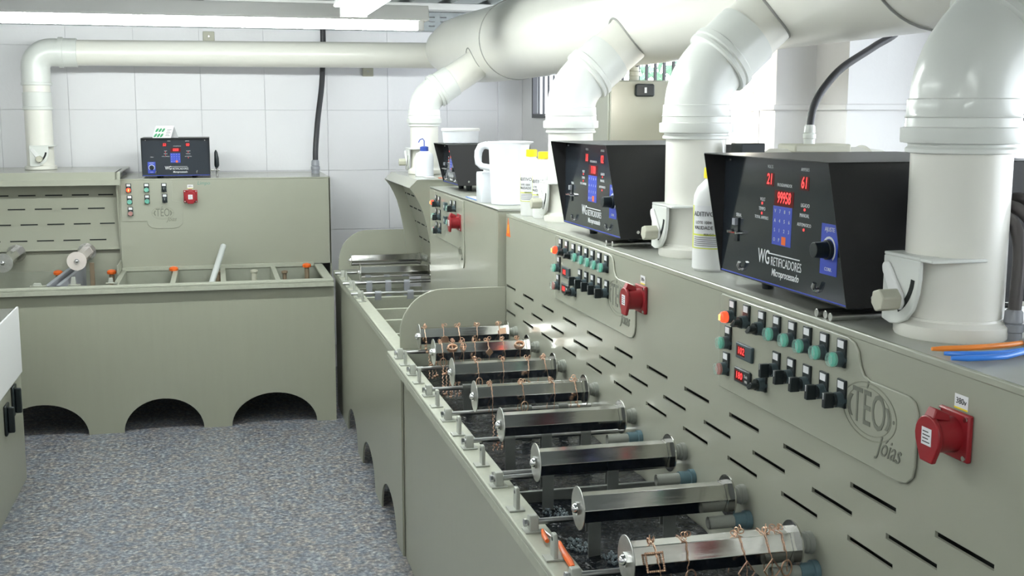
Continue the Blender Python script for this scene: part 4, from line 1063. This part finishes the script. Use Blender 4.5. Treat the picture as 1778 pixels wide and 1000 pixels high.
# ================================================================= RECTIFIERS
def rectifier(label, loc, rz, W, H, D, knob_right=True, digits=('21', '61', '99958'), small=False):
    t = thing('plating_rectifier', label, 'rectifier', loc, 'black rectifier boxes', rz)
    OH = .046 if not small else .03
    setb = .004
    wing = [(0.0, 0), (D, 0), (D, H), (-OH, H)]
    for sx in (-1, 1):
        a = sx * W / 2; b_ = a - sx * .002
        MB().prism(wing, min(a, b_), max(a, b_), 0).build('side_wing', M['black'], t, local=True)
    MB().prism([(-W / 2, -OH), (W / 2, -OH), (W / 2, D), (-W / 2, D)], H, H + .002).build('top_cover', M['black'], t, local=True, bevel=.0008, seg=1)
    MB().box(-W / 2 + .002, W / 2 - .002, .001, D, 0, .002).build('bottom_plate', M['black'], t, local=True)
    MB().box(-W / 2 + .002, W / 2 - .002, D - .002, D, 0, H).build('rear_plate', M['black'], t, local=True)
    # sloping front panel
    v = Vector((0, setb - .001, H - .002)); Lp = v.length; v.normalize(); u = Vector((1, 0, 0)); n_ = u.cross(v)
    o = Vector((0, .001, .002)); fr = (u, v, n_)
    MB(o, fr).prism([(-W / 2 + .002, 0), (W / 2 - .002, 0), (W / 2 - .002, Lp), (-W / 2 + .002, Lp)], -.003, 0).build('front_panel', M['navy'], t, local=True)
    s = W / .53
    e = .0006
    B = lambda: MB(o, fr)
    def rect(mb, x, y, w, h, z0=0, z1=e): return mb.prism([(x - w / 2, y - h / 2), (x + w / 2, y - h / 2), (x + w / 2, y + h / 2), (x - w / 2, y + h / 2)], z0, z1)
    # blue edge line
    rect(B(), 0, .002, W - .006, .0025).build('blue_edge', M['blue'], t, local=True)
    dw = .034 * s
    CX = .013 * s if not small else 0.0
    for dx, tx in (((-.05 * s, digits[0]), (.092 * s, digits[1])) if not small else ((-.060, digits[0]), (.067, digits[1]))):
        rect(B(), dx, Lp * .825, dw, .026 * s).build('display_window', M['ledoff'], t, local=True)
        add_text(B(), tx, dx, Lp * .825, e, .030 * s, .1, .85, 1, .0003, .0004).build('display_digits', M['led'], t, local=True)
    rect(B(), CX, Lp * .69, .078 * s, .030 * s).build('display_window', M['ledoff'], t, local=True)
    add_text(B(), digits[2], CX, Lp * .69, e, .031 * s, .1, .72, 1, .0003, .0004).build('display_digits', M['led'], t, local=True)
    kp = rect(B(), CX - .004 * s, Lp * .475, .078 * s, .076 * s).build('keypad', M['blue'], t, local=True)
    mb = B()
    keys = ['V', '7', '8', '9', 'A', '4', '5', '6', 'S', '1', '2', '3', 'O', 'P']
    for k, ch in enumerate(keys):
        add_text(mb, ch, CX - .004 * s + (-.029 + (k % 4) * .0195) * s, Lp * .475 + (.028 - (k // 4) * .0187) * s, e, .010 * s)
    mb.build('keypad_print', M['white'], t, local=True)
    rect(B(), CX + .006 * s, Lp * .475 - .028 * s, .017 * s, .016 * s, 0, .0009).build('enter_key', M['orange'], t, local=True)
    mb = B()
    for x_, y_, tx, sz in ((-.05, .925, 'VOLTS', .009), (.092, .925, 'AMPERES', .009), (.013, .79, 'PROGRAMADOR', .009), (-.078, .66, 'VOLT', .010), (-.079, .585, 'TEMPO', .010), (-.08, .515, 'TOTAL AMPERES', .009), (.098, .66, 'LIGADO', .010), (.097, .585, 'MANUAL', .010), (.097, .515, 'AUTOMATICO', .009), (-.185, .50, 'SERIAL', .010)):
        add_text(mb, tx, x_ * s, Lp * y_, 0, sz * s, 0, .9)
    tag(mb.build('panel_print', M['white'], t, local=True), kind='stuff')
    mb = B()
    for x_, y_ in ((-.079, .55), (-.079, .63), (.097, .63), (.097, .48)): mb.prism(ell(x_ * s, Lp * y_, .0028 * s, .0028 * s, 10), 0, .001)
    mb.build('indicator_leds', M['led'], t, local=True)
    mb = B()
    rect(mb, -.012 * s, Lp * .195, .10 * s, .003 * s) if False else rect(mb, .022 * s, Lp * .245, .13 * s, .0022 * s)
    add_text(mb, 'WG', -.062 * s, Lp * .205, 0, .036 * s, 0, .8, 1.1, .0003, .0004)
    add_text(mb, 'RETIFICADORES', .032 * s, Lp * .185, 0, .025 * s, 0, .70, 1.0)
    add_text(mb, 'Microprocessado', .03 * s, Lp * .10, 0, .020 * s, .15, .8, 1.0, .0003, .0003)
    mb.build('maker_print', M['white'], t, local=True)
    # adjustment knob with blue plate
    kx = .194 * s if knob_right else -.19 * s; ky = Lp * (.375 if knob_right else .22)
    rect(B(), kx, ky, .060 * s, .092 * s).build('knob_plate', M['blue'], t, local=True)
    mb = B(); add_text(mb, 'AJUSTE', kx, ky + .036 * s, e, .011 * s); add_text(mb, 'CORR.', kx, ky - .036 * s, e, .009 * s)
    r1 = arc(kx, ky, .024 * s, -50, 230, 14); r2 = arc(kx, ky, .020 * s, -50, 230, 14)
    for a in range(14): mb.prism([r1[a], r1[a + 1], r2[a + 1], r2[a]], e, e + .0004)
    mb.build('knob_scale', M['white'], t, local=True)
    mb = B()
    mb.cyl((kx, ky, 0), (kx, ky, .008), .018 * s, 20); mb.cyl((kx, ky, .008), (kx, ky, .032 * s), .0155 * s, 20, .014 * s)
    mb.build('adjust_knob', M['blackp'], t, local=True, bevel=.001)
    if knob_right:   # toggle switch group on the left
        kx = -.19 * s; ky = Lp * .38
        sw = rect(B(), kx, ky, .016, .05, 0, .003).build('toggle_switch', M['blackp'], t, local=True)
        rect(B(), kx, ky + .016, .014, .014, .003, .010).build('rocker', M['gland'], t, local=True)
        mb = B(); mb.cyl((kx - .02, ky - .006, 0), (kx - .02, ky - .006, .014), .005, 10, .003); mb.cyl((kx + .02, ky - .006, 0), (kx + .02, ky - .006, .014), .005, 10, .003)
        mb.build('terminal', M['chrome'], t, local=True)
    for sx in (-1, 1):
        B().cyl((sx * (W / 2 - .025), Lp - .012, 0), (sx * (W / 2 - .025), Lp - .012, .002), .003, 10).build('screw', M['chrome'], t, local=True)
        B().tube([(sx * W * .30, .016, 0), (sx * W * .30, .016, .006), (sx * W * .30, .022, .009), (sx * W * .30 + .004, .030, .009)], [.006, .0045, .0045, .004], 10).build('latch', M['chrome'], t, local=True)
        MB().cyl((sx * (W / 2), .05, .018), (sx * (W / 2 + .0025), .05, .018), .0045, 10).build('screw', M['chrome'], t, local=True)
        MB().cyl((sx * (W / 2), D - .03, .018), (sx * (W / 2 + .0025), D - .03, .018), .0045, 10).build('screw', M['chrome'], t, local=True)
        for yy in (.07, D - .06):
            MB().cyl((sx * (W / 2 - .09), yy, -.03 if not small else -.012), (sx * (W / 2 - .09), yy, 0), .012, 12, .017).build('foot', M['blackp'], t, local=True)
    return t
rectifier('large black rectifier nearest the camera with 99958 on its red display', (1.070, 2.093, 1.313), -PI / 2, .533, .255, .42)
rectifier('large black rectifier in the middle, beside the riser pipe and two yellow-capped bottles', (1.075, 3.30, 1.313), -PI / 2, .54, .255, .40, True, ('18', '02', '1100'))
rectifier('black rectifier half hidden behind the white jug', (1.075, 5.43, 1.330), -PI / 2, .36, .185, .34, True, ('00', '00', '0000'))
bkR = rectifier('black rectifier on the back cabinet with a folded card on top', (-.212, 6.975, 1.303), 0, .375, .214, .34, False, ('53', '00', '0000'), small=True)
# screwdriver-like black handle on the back rectifier's side
bpy.context.view_layer.update()
hh = MB().tube([(.012, 7.03, 1.345), (.013, 7.03, 1.36), (.013, 7.03, 1.40), (.010, 7.03, 1.435), (.009, 7.03, 1.448)], [.008, .014, .013, .009, .003], 12).build('side_handle', M['blackp'], bkR)
mb = MB().cyl((.014, 7.03, 1.292), (.013, 7.03, 1.35), .007, 10); mb.cyl((-.022, 7.03, 1.333), (.028, 7.03, 1.333), .006, 10)
mb.build('bracket', M['chrome'], hh)
# folded card
t = thing('folded_card', 'white tent card printed with green leaves on the back rectifier', 'card', (-.27, 7.0, 1.519))
z0 = 1.5195
MB().add([(-.335, 6.955, z0), (-.235, 6.955, z0), (-.215, 6.99, z0 + .068), (-.315, 6.99, z0 + .068), (-.195, 7.03, z0), (-.295, 7.03, z0),
          (-.335, 6.9565, z0 - .0), (-.235, 6.9565, z0), (-.215, 6.99, z0 + .0665), (-.315, 6.99, z0 + .0665), (-.195, 7.0285, z0), (-.295, 7.0285, z0)],
         [(0, 1, 2, 3), (3, 2, 4, 5), (6, 9, 8, 7), (9, 11, 10, 8), (0, 3, 9, 6), (3, 5, 11, 9), (1, 7, 8, 2), (2, 8, 10, 4), (0, 6, 7, 1), (5, 4, 10, 11)]).build('card_sheet', M['label'], t, smooth=False)
u = Vector((1, 0, 0)); v = Vector((.29, .45, .87)).normalized(); nn = u.cross(v).normalized()
o = Vector((-.335, 6.955, z0)) + nn * .0003
mb = MB(o, (u, v, nn))
for r in range(2):
    for c in range(3):
        cx, cy = .012 + c * .017, .016 + r * .034
        mb.prism([(cx - .006, cy - .013), (cx + .004, cy - .009), (cx + .008, cy + .003), (cx + .006, cy + .014), (cx - .003, cy + .009), (cx - .007, cy - .002)], 0, .0005)
mb.build('leaf_print', M['leafp'], t, smooth=False)
mb = MB(o, (u, v, nn))
for r in range(5): mb.prism([(.066, .012 + r * .010), (.090 - .006 * (r % 2), .012 + r * .010), (.090 - .006 * (r % 2), .0145 + r * .010), (.066, .0145 + r * .010)], 0, .0004)
mb.build('card_text', M['ink'], t, smooth=False)

# steel rods stored under the rectifiers
for y, x0, lb in ((1.925, 1.066, 'steel rod under the nearest rectifier, farthest of the three'), (1.900, 1.070, 'steel rod under the nearest rectifier, middle of the three'), (1.875, 1.066, 'steel rod under the nearest rectifier, closest of the three'),
                  (3.14, 1.07, 'steel rod under the middle rectifier, farther of the two'), (3.11, 1.078, 'steel rod under the middle rectifier, closer of the two')):
    t = thing('steel_rod', lb, 'rod', (x0, y, 1.284), 'steel rods lying under the rectifiers')
    MB().cyl((x0, y, 1.2905), (1.46, y, 1.2905), .0075, 16).build('rod_bar', M['steel_d'], t, bevel=.0006, seg=1)

# ================================================================= BOTTLES, JUGS, TOOLS
def bottle(lb, x, y, z0, r, h, rz=0):
    t = thing('plastic_bottle', lb, 'bottle', (x, y, z0), 'yellow-capped additive bottles')
    MB().lathe([(r * .9, 0), (r, .006), (r, h * .66), (r * .97, h * .72), (r * .80, h * .80), (r * .5, h * .86), (r * .42, h * .88), (r * .42, h * .90)], (x, y, z0), 32).build('bottle_body', M['wplastic'], t)
    cap = MB()
    prof = [(r * .50, 0), (r * .52, .004), (r * .50, h * .1), (r * .40, h * .105)]
    cap.lathe(prof, (x, y, z0 + h * .885), 24); cap.build('screw_cap', M['yellow'], t)
    # curved label on the side that faces the aisle and camera
    a0, a1 = math.radians(170), math.radians(300); n_ = 14
    def curved(mb, s0, s1, zz0, zz1, e):
        k = max(2, int(n_ * (s1 - s0)) + 1)
        P_ = [[], []]
        vs = []
        for i in range(k + 1):
            a = a0 + (a1 - a0) * (s0 + (s1 - s0) * i / k)
            for rr, zz in ((r + e, zz0), (r + e, zz1)): vs.append((x + rr * math.cos(a), y + rr * math.sin(a), z0 + zz))
        mb.add(vs, [(2 * i, 2 * i + 2, 2 * i + 3, 2 * i + 1) for i in range(k)])
    mb = MB(); curved(mb, 0, 1, h * .22, h * .63, .0006); mb.build('bottle_label', M['label'], t)
    mb = MB(); curved(mb, 0, .07, h * .22, h * .63, .001); curved(mb, 0, 1, h * .22, h * .23, .001); curved(mb, .07, 1, h * .345, h * .36, .001); mb.build('label_stripe', M['yline'], t)
    # label print, wrapped text
    mb = MB()
    for tx, zz, sz in (('ADITIVO', .55, .016), ('LOTE 1004', .47, .010), ('VALIDADE', .42, .012), ('PERIGO', .355, .008)):
        vs, fs = text_geo(tx, sz)
        off_ = -.32 if tx != 'PERIGO' else 0
        out = []
        for q in vs:
            a = (a0 + a1) / 2 + off_ + q.x * .9 / r
            out.append((x + (r + .0012 + q.z * .5) * math.cos(a), y + (r + .0012 + q.z * .5) * math.sin(a), z0 + h * zz + q.y))
        mb.add(out, fs)
    for k in range(5): curved(mb, .12, .85 - .1 * (k % 2), h * (.325 - k * .019), h * (.330 - k * .019), .0012)
    mb.build('label_print', M['ink'], t)
bottle('white bottle with yellow cap left of the nearest rectifier, label partly hidden', 1.150, 2.585, 1.283, .048, .248)
bottle('white bottle mostly hidden behind the nearest rectifier', 1.200, 2.445, 1.283, .045, .235)
bottle('yellow-capped white bottle, left one of the pair beside the jug', 1.128, 4.165, 1.283, .040, .245)
bottle('yellow-capped white bottle, right one of the pair, touching the riser bracket', 1.145, 4.06, 1.283, .040, .240)

# big jug with handle
x, y, z0 = 1.125, 4.50, 1.3
t = thing('measuring_jug', 'large translucent white jug with handle on the far cabinet', 'jug', (x, y, z0))
mb = MB(); n_ = 40; rings = []
for r, z, sp in ((.078, 0, 0), (.082, .004, 0), (.088, .12, 0), (.094, .235, .3), (.099, .245, .8), (.097, .248, .8), (.090, .240, .5), (.084, .12, 0), (.076, .008, 0)):
    ring = []
    for k in range(n_):
        a = 2 * PI * k / n_
        d = math.cos(a + PI / 4)
        rr = r * .84 + sp * .03 * max(0, d - .85) / .15
        ring.append((x + rr * math.cos(a), y + rr * math.sin(a), z0 + z))
    rings.append(ring)
mb.loft(rings).build('jug_body', M['jug'], t)
hd = Vector((-.78, .62, 0)).normalized(); c = Vector((x, y, z0))
pts = [c + hd * a + Vector((0, 0, b_)) for a, b_ in ((.072, .225), (.100, .232), (.120, .226), (.132, .205), (.134, .185), (.132, .160), (.118, .148), (.070, .142))]
MB().tube(pts, [.014, .015, .016, .016, .015, .014, .013, .012], 12).build('jug_handle', M['jug'], t)
# small white container in front of handle
x, y = 1.080, 4.640
t = thing('white_container', 'small square white plastic container beside the jug handle', 'container', (x, y, z0))
w = .047
sq = [(-w + .012, -w), (w - .012, -w), (w - .004, -w + .004), (w, -w + .012), (w, w - .012), (w - .004, w - .004), (w - .012, w), (-w + .012, w), (-w + .004, w - .004), (-w, w - .012), (-w, -w + .012), (-w + .004, -w + .004)]
MB((x, y, z0)).loft([[(a * s, b_ * s, zz) for a, b_ in sq] for s, zz in ((.95, 0), (1, .004), (1, .115), (.96, .122), (.5, .124))]).build('container_body', M['jug'], t)
MB().lathe([(.024, 0), (.025, .002), (.025, .012), (.02, .014)], (x, y, z0 + .123), 20).build('container_lid', M['wplastic'], t)
# white round tub on the far rectifier
x, y = 1.125, 5.43
zt = 1.5175
t = thing('plastic_tub', 'round white lidded tub on top of the far rectifier', 'tub', (x, y, zt))
MB().lathe([(.076, 0), (.082, .004), (.086, .055), (.086, .06)], (x, y, zt), 36).build('tub_body', M['jug'], t)
MB().lathe([(.090, 0), (.091, .003), (.091, .011), (.085, .014)], (x, y, zt + .058), 36).build('tub_lid', M['wplastic'], t)
# wash bottle
x, y, z0 = 1.06, 6.05, 1.333
t = thing('wash_bottle', 'white wash bottle with blue nozzle cap before the far riser', 'bottle', (x, y, z0))
MB().lathe([(.045, 0), (.048, .004), (.048, .10), (.043, .118), (.022, .130), (.018, .133)], (x, y, z0), 28).build('bottle_body', M['jug'], t)
MB().lathe([(.021, 0), (.022, .002), (.022, .022), (.010, .026)], (x, y, z0 + .131), 20).build('screw_cap', mat('dark_blue_plastic', (.04, .08, .38), .4), t)
MB().tube([(x, y, z0 + .155), (x, y, z0 + .185), (x - .008, y, z0 + .195), (x - .022, y, z0 + .19), (x - .03, y, z0 + .175)], .003, 8).build('nozzle', bpy.data.materials['dark_blue_plastic'], t)
# papers under containers
for (x, y, z, w, d_, m_, nm, lb) in ((1.07, 5.98, 1.334, .05, .14, 'label', 'paper_sheet', 'flat pale strip lying on the far hood edge'), (1.13, 5.86, 1.334, .06, .05, 'orange', 'red_strip', 'small red strip on the hood beside the far rectifier'), (1.10, 4.80, 1.3005, .10, .30, 'label', 'paper_sheet', 'white sheet with blue rim under the small container')):
    t = thing(nm, lb, 'paper', (x, y, z))
    MB().box(x - w / 2, x + w / 2, y - d_ / 2, y + d_ / 2, z, z + .0012).build('sheet', M[m_], t)
    if 'blue' in lb: MB().box(x - w / 2 - .004, x - w / 2, y - d_ / 2, y + d_ / 2, z, z + .002).build('blue_edge', M['bluer'], t)

# pliers / cutters by the near riser
def cutter(nm, lb, pa, m_, z=1.291):
    t = thing(nm, lb, 'pliers', (pa[0][0][0], pa[0][0][1], 1.283))
    for path in pa:
        MB().tube([(a, b_, z) for a, b_ in path], [.003] + [.0045] * (len(path) - 2) + [.004], 10).build('handle', M[m_], t)
    return t
t = cutter('pliers', 'blue-handled pliers lying beside the nearest riser pipe', [[(1.070, 1.538), (1.085, 1.528), (1.12, 1.519), (1.155, 1.517), (1.19, 1.525), (1.23, 1.535)], [(1.058, 1.502), (1.08, 1.496), (1.11, 1.493), (1.145, 1.494), (1.19, 1.515), (1.23, 1.528)]], 'bluer')
MB().tube([(1.23, 1.53, 1.291), (1.26, 1.535, 1.291), (1.30, 1.54, 1.291)], [.008, .009, .003], 8).build('jaw', M['rod'], t)
t = cutter('pliers', 'orange-handled pliers lying behind the blue ones', [[(1.072, 1.572), (1.09, 1.570), (1.13, 1.566), (1.17, 1.567), (1.21, 1.572), (1.24, 1.58)]], 'orange2')
MB().tube([(1.24, 1.58, 1.291), (1.28, 1.585, 1.291), (1.32, 1.59, 1.291)], [.007, .008, .003], 8).build('jaw', M['rod'], t)

# hoses with glands
def gland_hose(lb, pts, r, gm='gland', cm='cable2', grp=None, nm='cable'):
    t = thing(nm, lb, 'cable', pts[0], grp)
    x, y, z = pts[0]
    k = r / .011
    MB().lathe([(.016 * k, 0), (.016 * k, .014 * k), (.018 * k, .016 * k), (.018 * k, .028 * k), (.014 * k, .030 * k), (.0165 * k, .032 * k), (.015 * k, .05 * k), (.012 * k, .054 * k)], (x, y, z), 14).build('cable_gland', M[gm], t)
    # smooth path by Catmull-Rom
    P_ = [Vector(p) for p in pts]; P_ = [P_[0] * 2 - P_[1]] + P_ + [P_[-1] * 2 - P_[-2]]; out = []
    for i in range(1, len(P_) - 2):
        p0, p1, p2, p3 = P_[i - 1:i + 3]
        for q in range(8):
            s = q / 8
            out.append(.5 * ((2 * p1) + (p2 - p0) * s + (2 * p0 - 5 * p1 + 4 * p2 - p3) * s * s + (3 * p1 - p0 - 3 * p2 + p3) * s ** 3))
    out.append(P_[-2])
    MB().tube(out, r, 14).build('cable_sheath', M[cm], t)
gland_hose('thick grey hose in a gland just right of the nearest riser', [(1.268, 1.640, 1.283), (1.270, 1.640, 1.36), (1.278, 1.648, 1.42), (1.285, 1.668, 1.462), (1.30, 1.715, 1.48), (1.32, 1.77, 1.475), (1.335, 1.82, 1.455)], .0105, grp='hoses behind the nearest riser')
gland_hose('second thick grey hose from the nearest riser, taller arch', [(1.312, 1.640, 1.283), (1.315, 1.640, 1.37), (1.318, 1.652, 1.44), (1.318, 1.68, 1.478), (1.325, 1.73, 1.495), (1.345, 1.79, 1.49), (1.355, 1.82, 1.48)], .0105, grp='hoses behind the nearest riser')
gland_hose('third thick grey hose, cut by the right edge of the photo', [(1.345, 1.610, 1.283), (1.352, 1.612, 1.38), (1.350, 1.63, 1.45), (1.345, 1.665, 1.487), (1.35, 1.72, 1.505), (1.37, 1.79, 1.505), (1.38, 1.82, 1.49)], .0105, grp='hoses behind the nearest riser')
gland_hose('black cable rising from the motor housing to the big duct', [(1.50, 2.78, 1.577), (1.502, 2.78, 1.64), (1.512, 2.78, 1.68), (1.545, 2.79, 1.725), (1.60, 2.80, 1.775), (1.70, 2.82, 1.83), (1.78, 2.83, 1.88), (1.80, 2.83, 1.98), (1.80, 2.83, 2.32)], .010, 'pvc_w', 'cable')
gland_hose('thick black cable climbing from the back cabinet to the ceiling', [(.605, 7.35, 1.291), (.606, 7.35, 1.36), (.61, 7.36, 1.45), (.63, 7.40, 1.62), (.66, 7.45, 1.80), (.672, 7.47, 1.92), (.68, 7.48, 2.10), (.68, 7.48, 2.32)], .017, 'gland', 'cable')
# motor housing behind the nearest rectifier
t = thing('motor_housing', 'rounded beige housing showing above the nearest rectifier', 'motor', (1.62, 2.8, .0))
MB().box(1.54, 1.80, 2.66, 2.94, 0, 1.50).build('pedestal', M['paint'], t, bevel=.01)
MB().tube([(1.38, 2.8, 1.48), (1.385, 2.8, 1.48), (1.40, 2.8, 1.48), (1.66, 2.8, 1.48), (1.665, 2.8, 1.48), (1.67, 2.8, 1.48), (1.72, 2.8, 1.48), (1.73, 2.8, 1.48)], [.05, .075, .085, .088, .093, .085, .08, .06], 32).build('housing_shell', M['pvc'], t)
MB().box(1.44, 1.60, 2.74, 2.84, 1.555, 1.577).build('terminal_box', M['beige'], t, bevel=.005)
t = thing('black_block', 'black square block showing above the left end of the nearest rectifier', 'box', (1.33, 2.78, 1.283))
MB().box(1.297, 1.357, 2.75, 2.81, 1.283, 1.578).build('block_body', M['darkgrey'], t, bevel=.003)
MB().box(1.294, 1.360, 2.747, 2.813, 1.548, 1.580).build('block_cap', M['blackp'], t, bevel=.003)

# electrical cabinet on the right wall
t = thing('wall_cabinet', 'grey-green electrical box with black latch by the barred window', 'electrical cabinet', (1.85, 5.1, 1.15))
MB().box(1.706, 1.998, 5.0, 5.30, 1.15, 1.805).build('cabinet_body', M['paint'], t, bevel=.006)
MB().box(1.712, 1.985, 4.985, 5.0, 1.16, 1.800).build('cabinet_door', M['paint'], t, bevel=.004)
c_ = Vector((1.868, 4.985, 1.76))
l = MB(c_, FRONT).prism([(-.040, -.028), (.040, -.028), (.044, -.02), (.044, .024), (.036, .028), (-.036, .028), (-.044, .024), (-.044, -.02)], 0, .02).build('latch_plate', M['blackp'], t, bevel=.005)
MB(c_, FRONT).prism([(-.005, -.012), (.005, -.012), (.005, .012), (-.005, .012)], .02, .023).build('latch_mark', M['white'], l)
gland_hose('black cable bending up from the electrical box to the duct', [(1.87, 5.12, 1.806), (1.87, 5.12, 1.85), (1.875, 5.11, 1.88), (1.90, 5.08, 1.93), (1.93, 5.06, 2.0), (1.94, 5.05, 2.32)], .015, 'beige', 'cable')
# wall lamp (the glowing spot behind the second riser)
t = thing('wall_lamp', 'dazzling bare lamp on the pier behind the second riser', 'lamp', (1.96, 4.17, 1.66))
MB().cyl((1.985, 4.17, 1.70), (2.0, 4.17, 1.70), .04, 20).build('lamp_base', M['wplastic'], t)
MB().ball((1.945, 4.17, 1.70), .042, 16, 10).build('lamp_globe', M['lampw'], t)

# ================================================================= LEFT MACHINE
t = thing('side_machine', 'pale cabinet with black pull handles cut by the left edge of the photo', 'cabinet', (-1.2, 4.9, 0))
MB().box(-1.55, -.883, 4.1, 5.57, 0, .765).build('cabinet_body', M['skirt'], t, bevel=.003)
MB().box(-1.56, -.90, 4.09, 5.60, .765, .785).build('steel_top', M['steel_d'], t, bevel=.003)
MB().box(-.883, -.873, 4.3, 5.555, .50, .80).build('splash_cover', M['tubclear'], t, bevel=.003)
for yy, zz in ((5.33, .425), (5.13, .39)):
    h = MB().box(-.883, -.871, yy - .045, yy + .045, zz - .065, zz + .065).build('pull_handle', M['blackp'], t, bevel=.006)
    MB().box(-.871, -.845, yy - .025, yy - .005, zz - .055, zz + .055).build('grip', M['blackp'], h, bevel=.005)
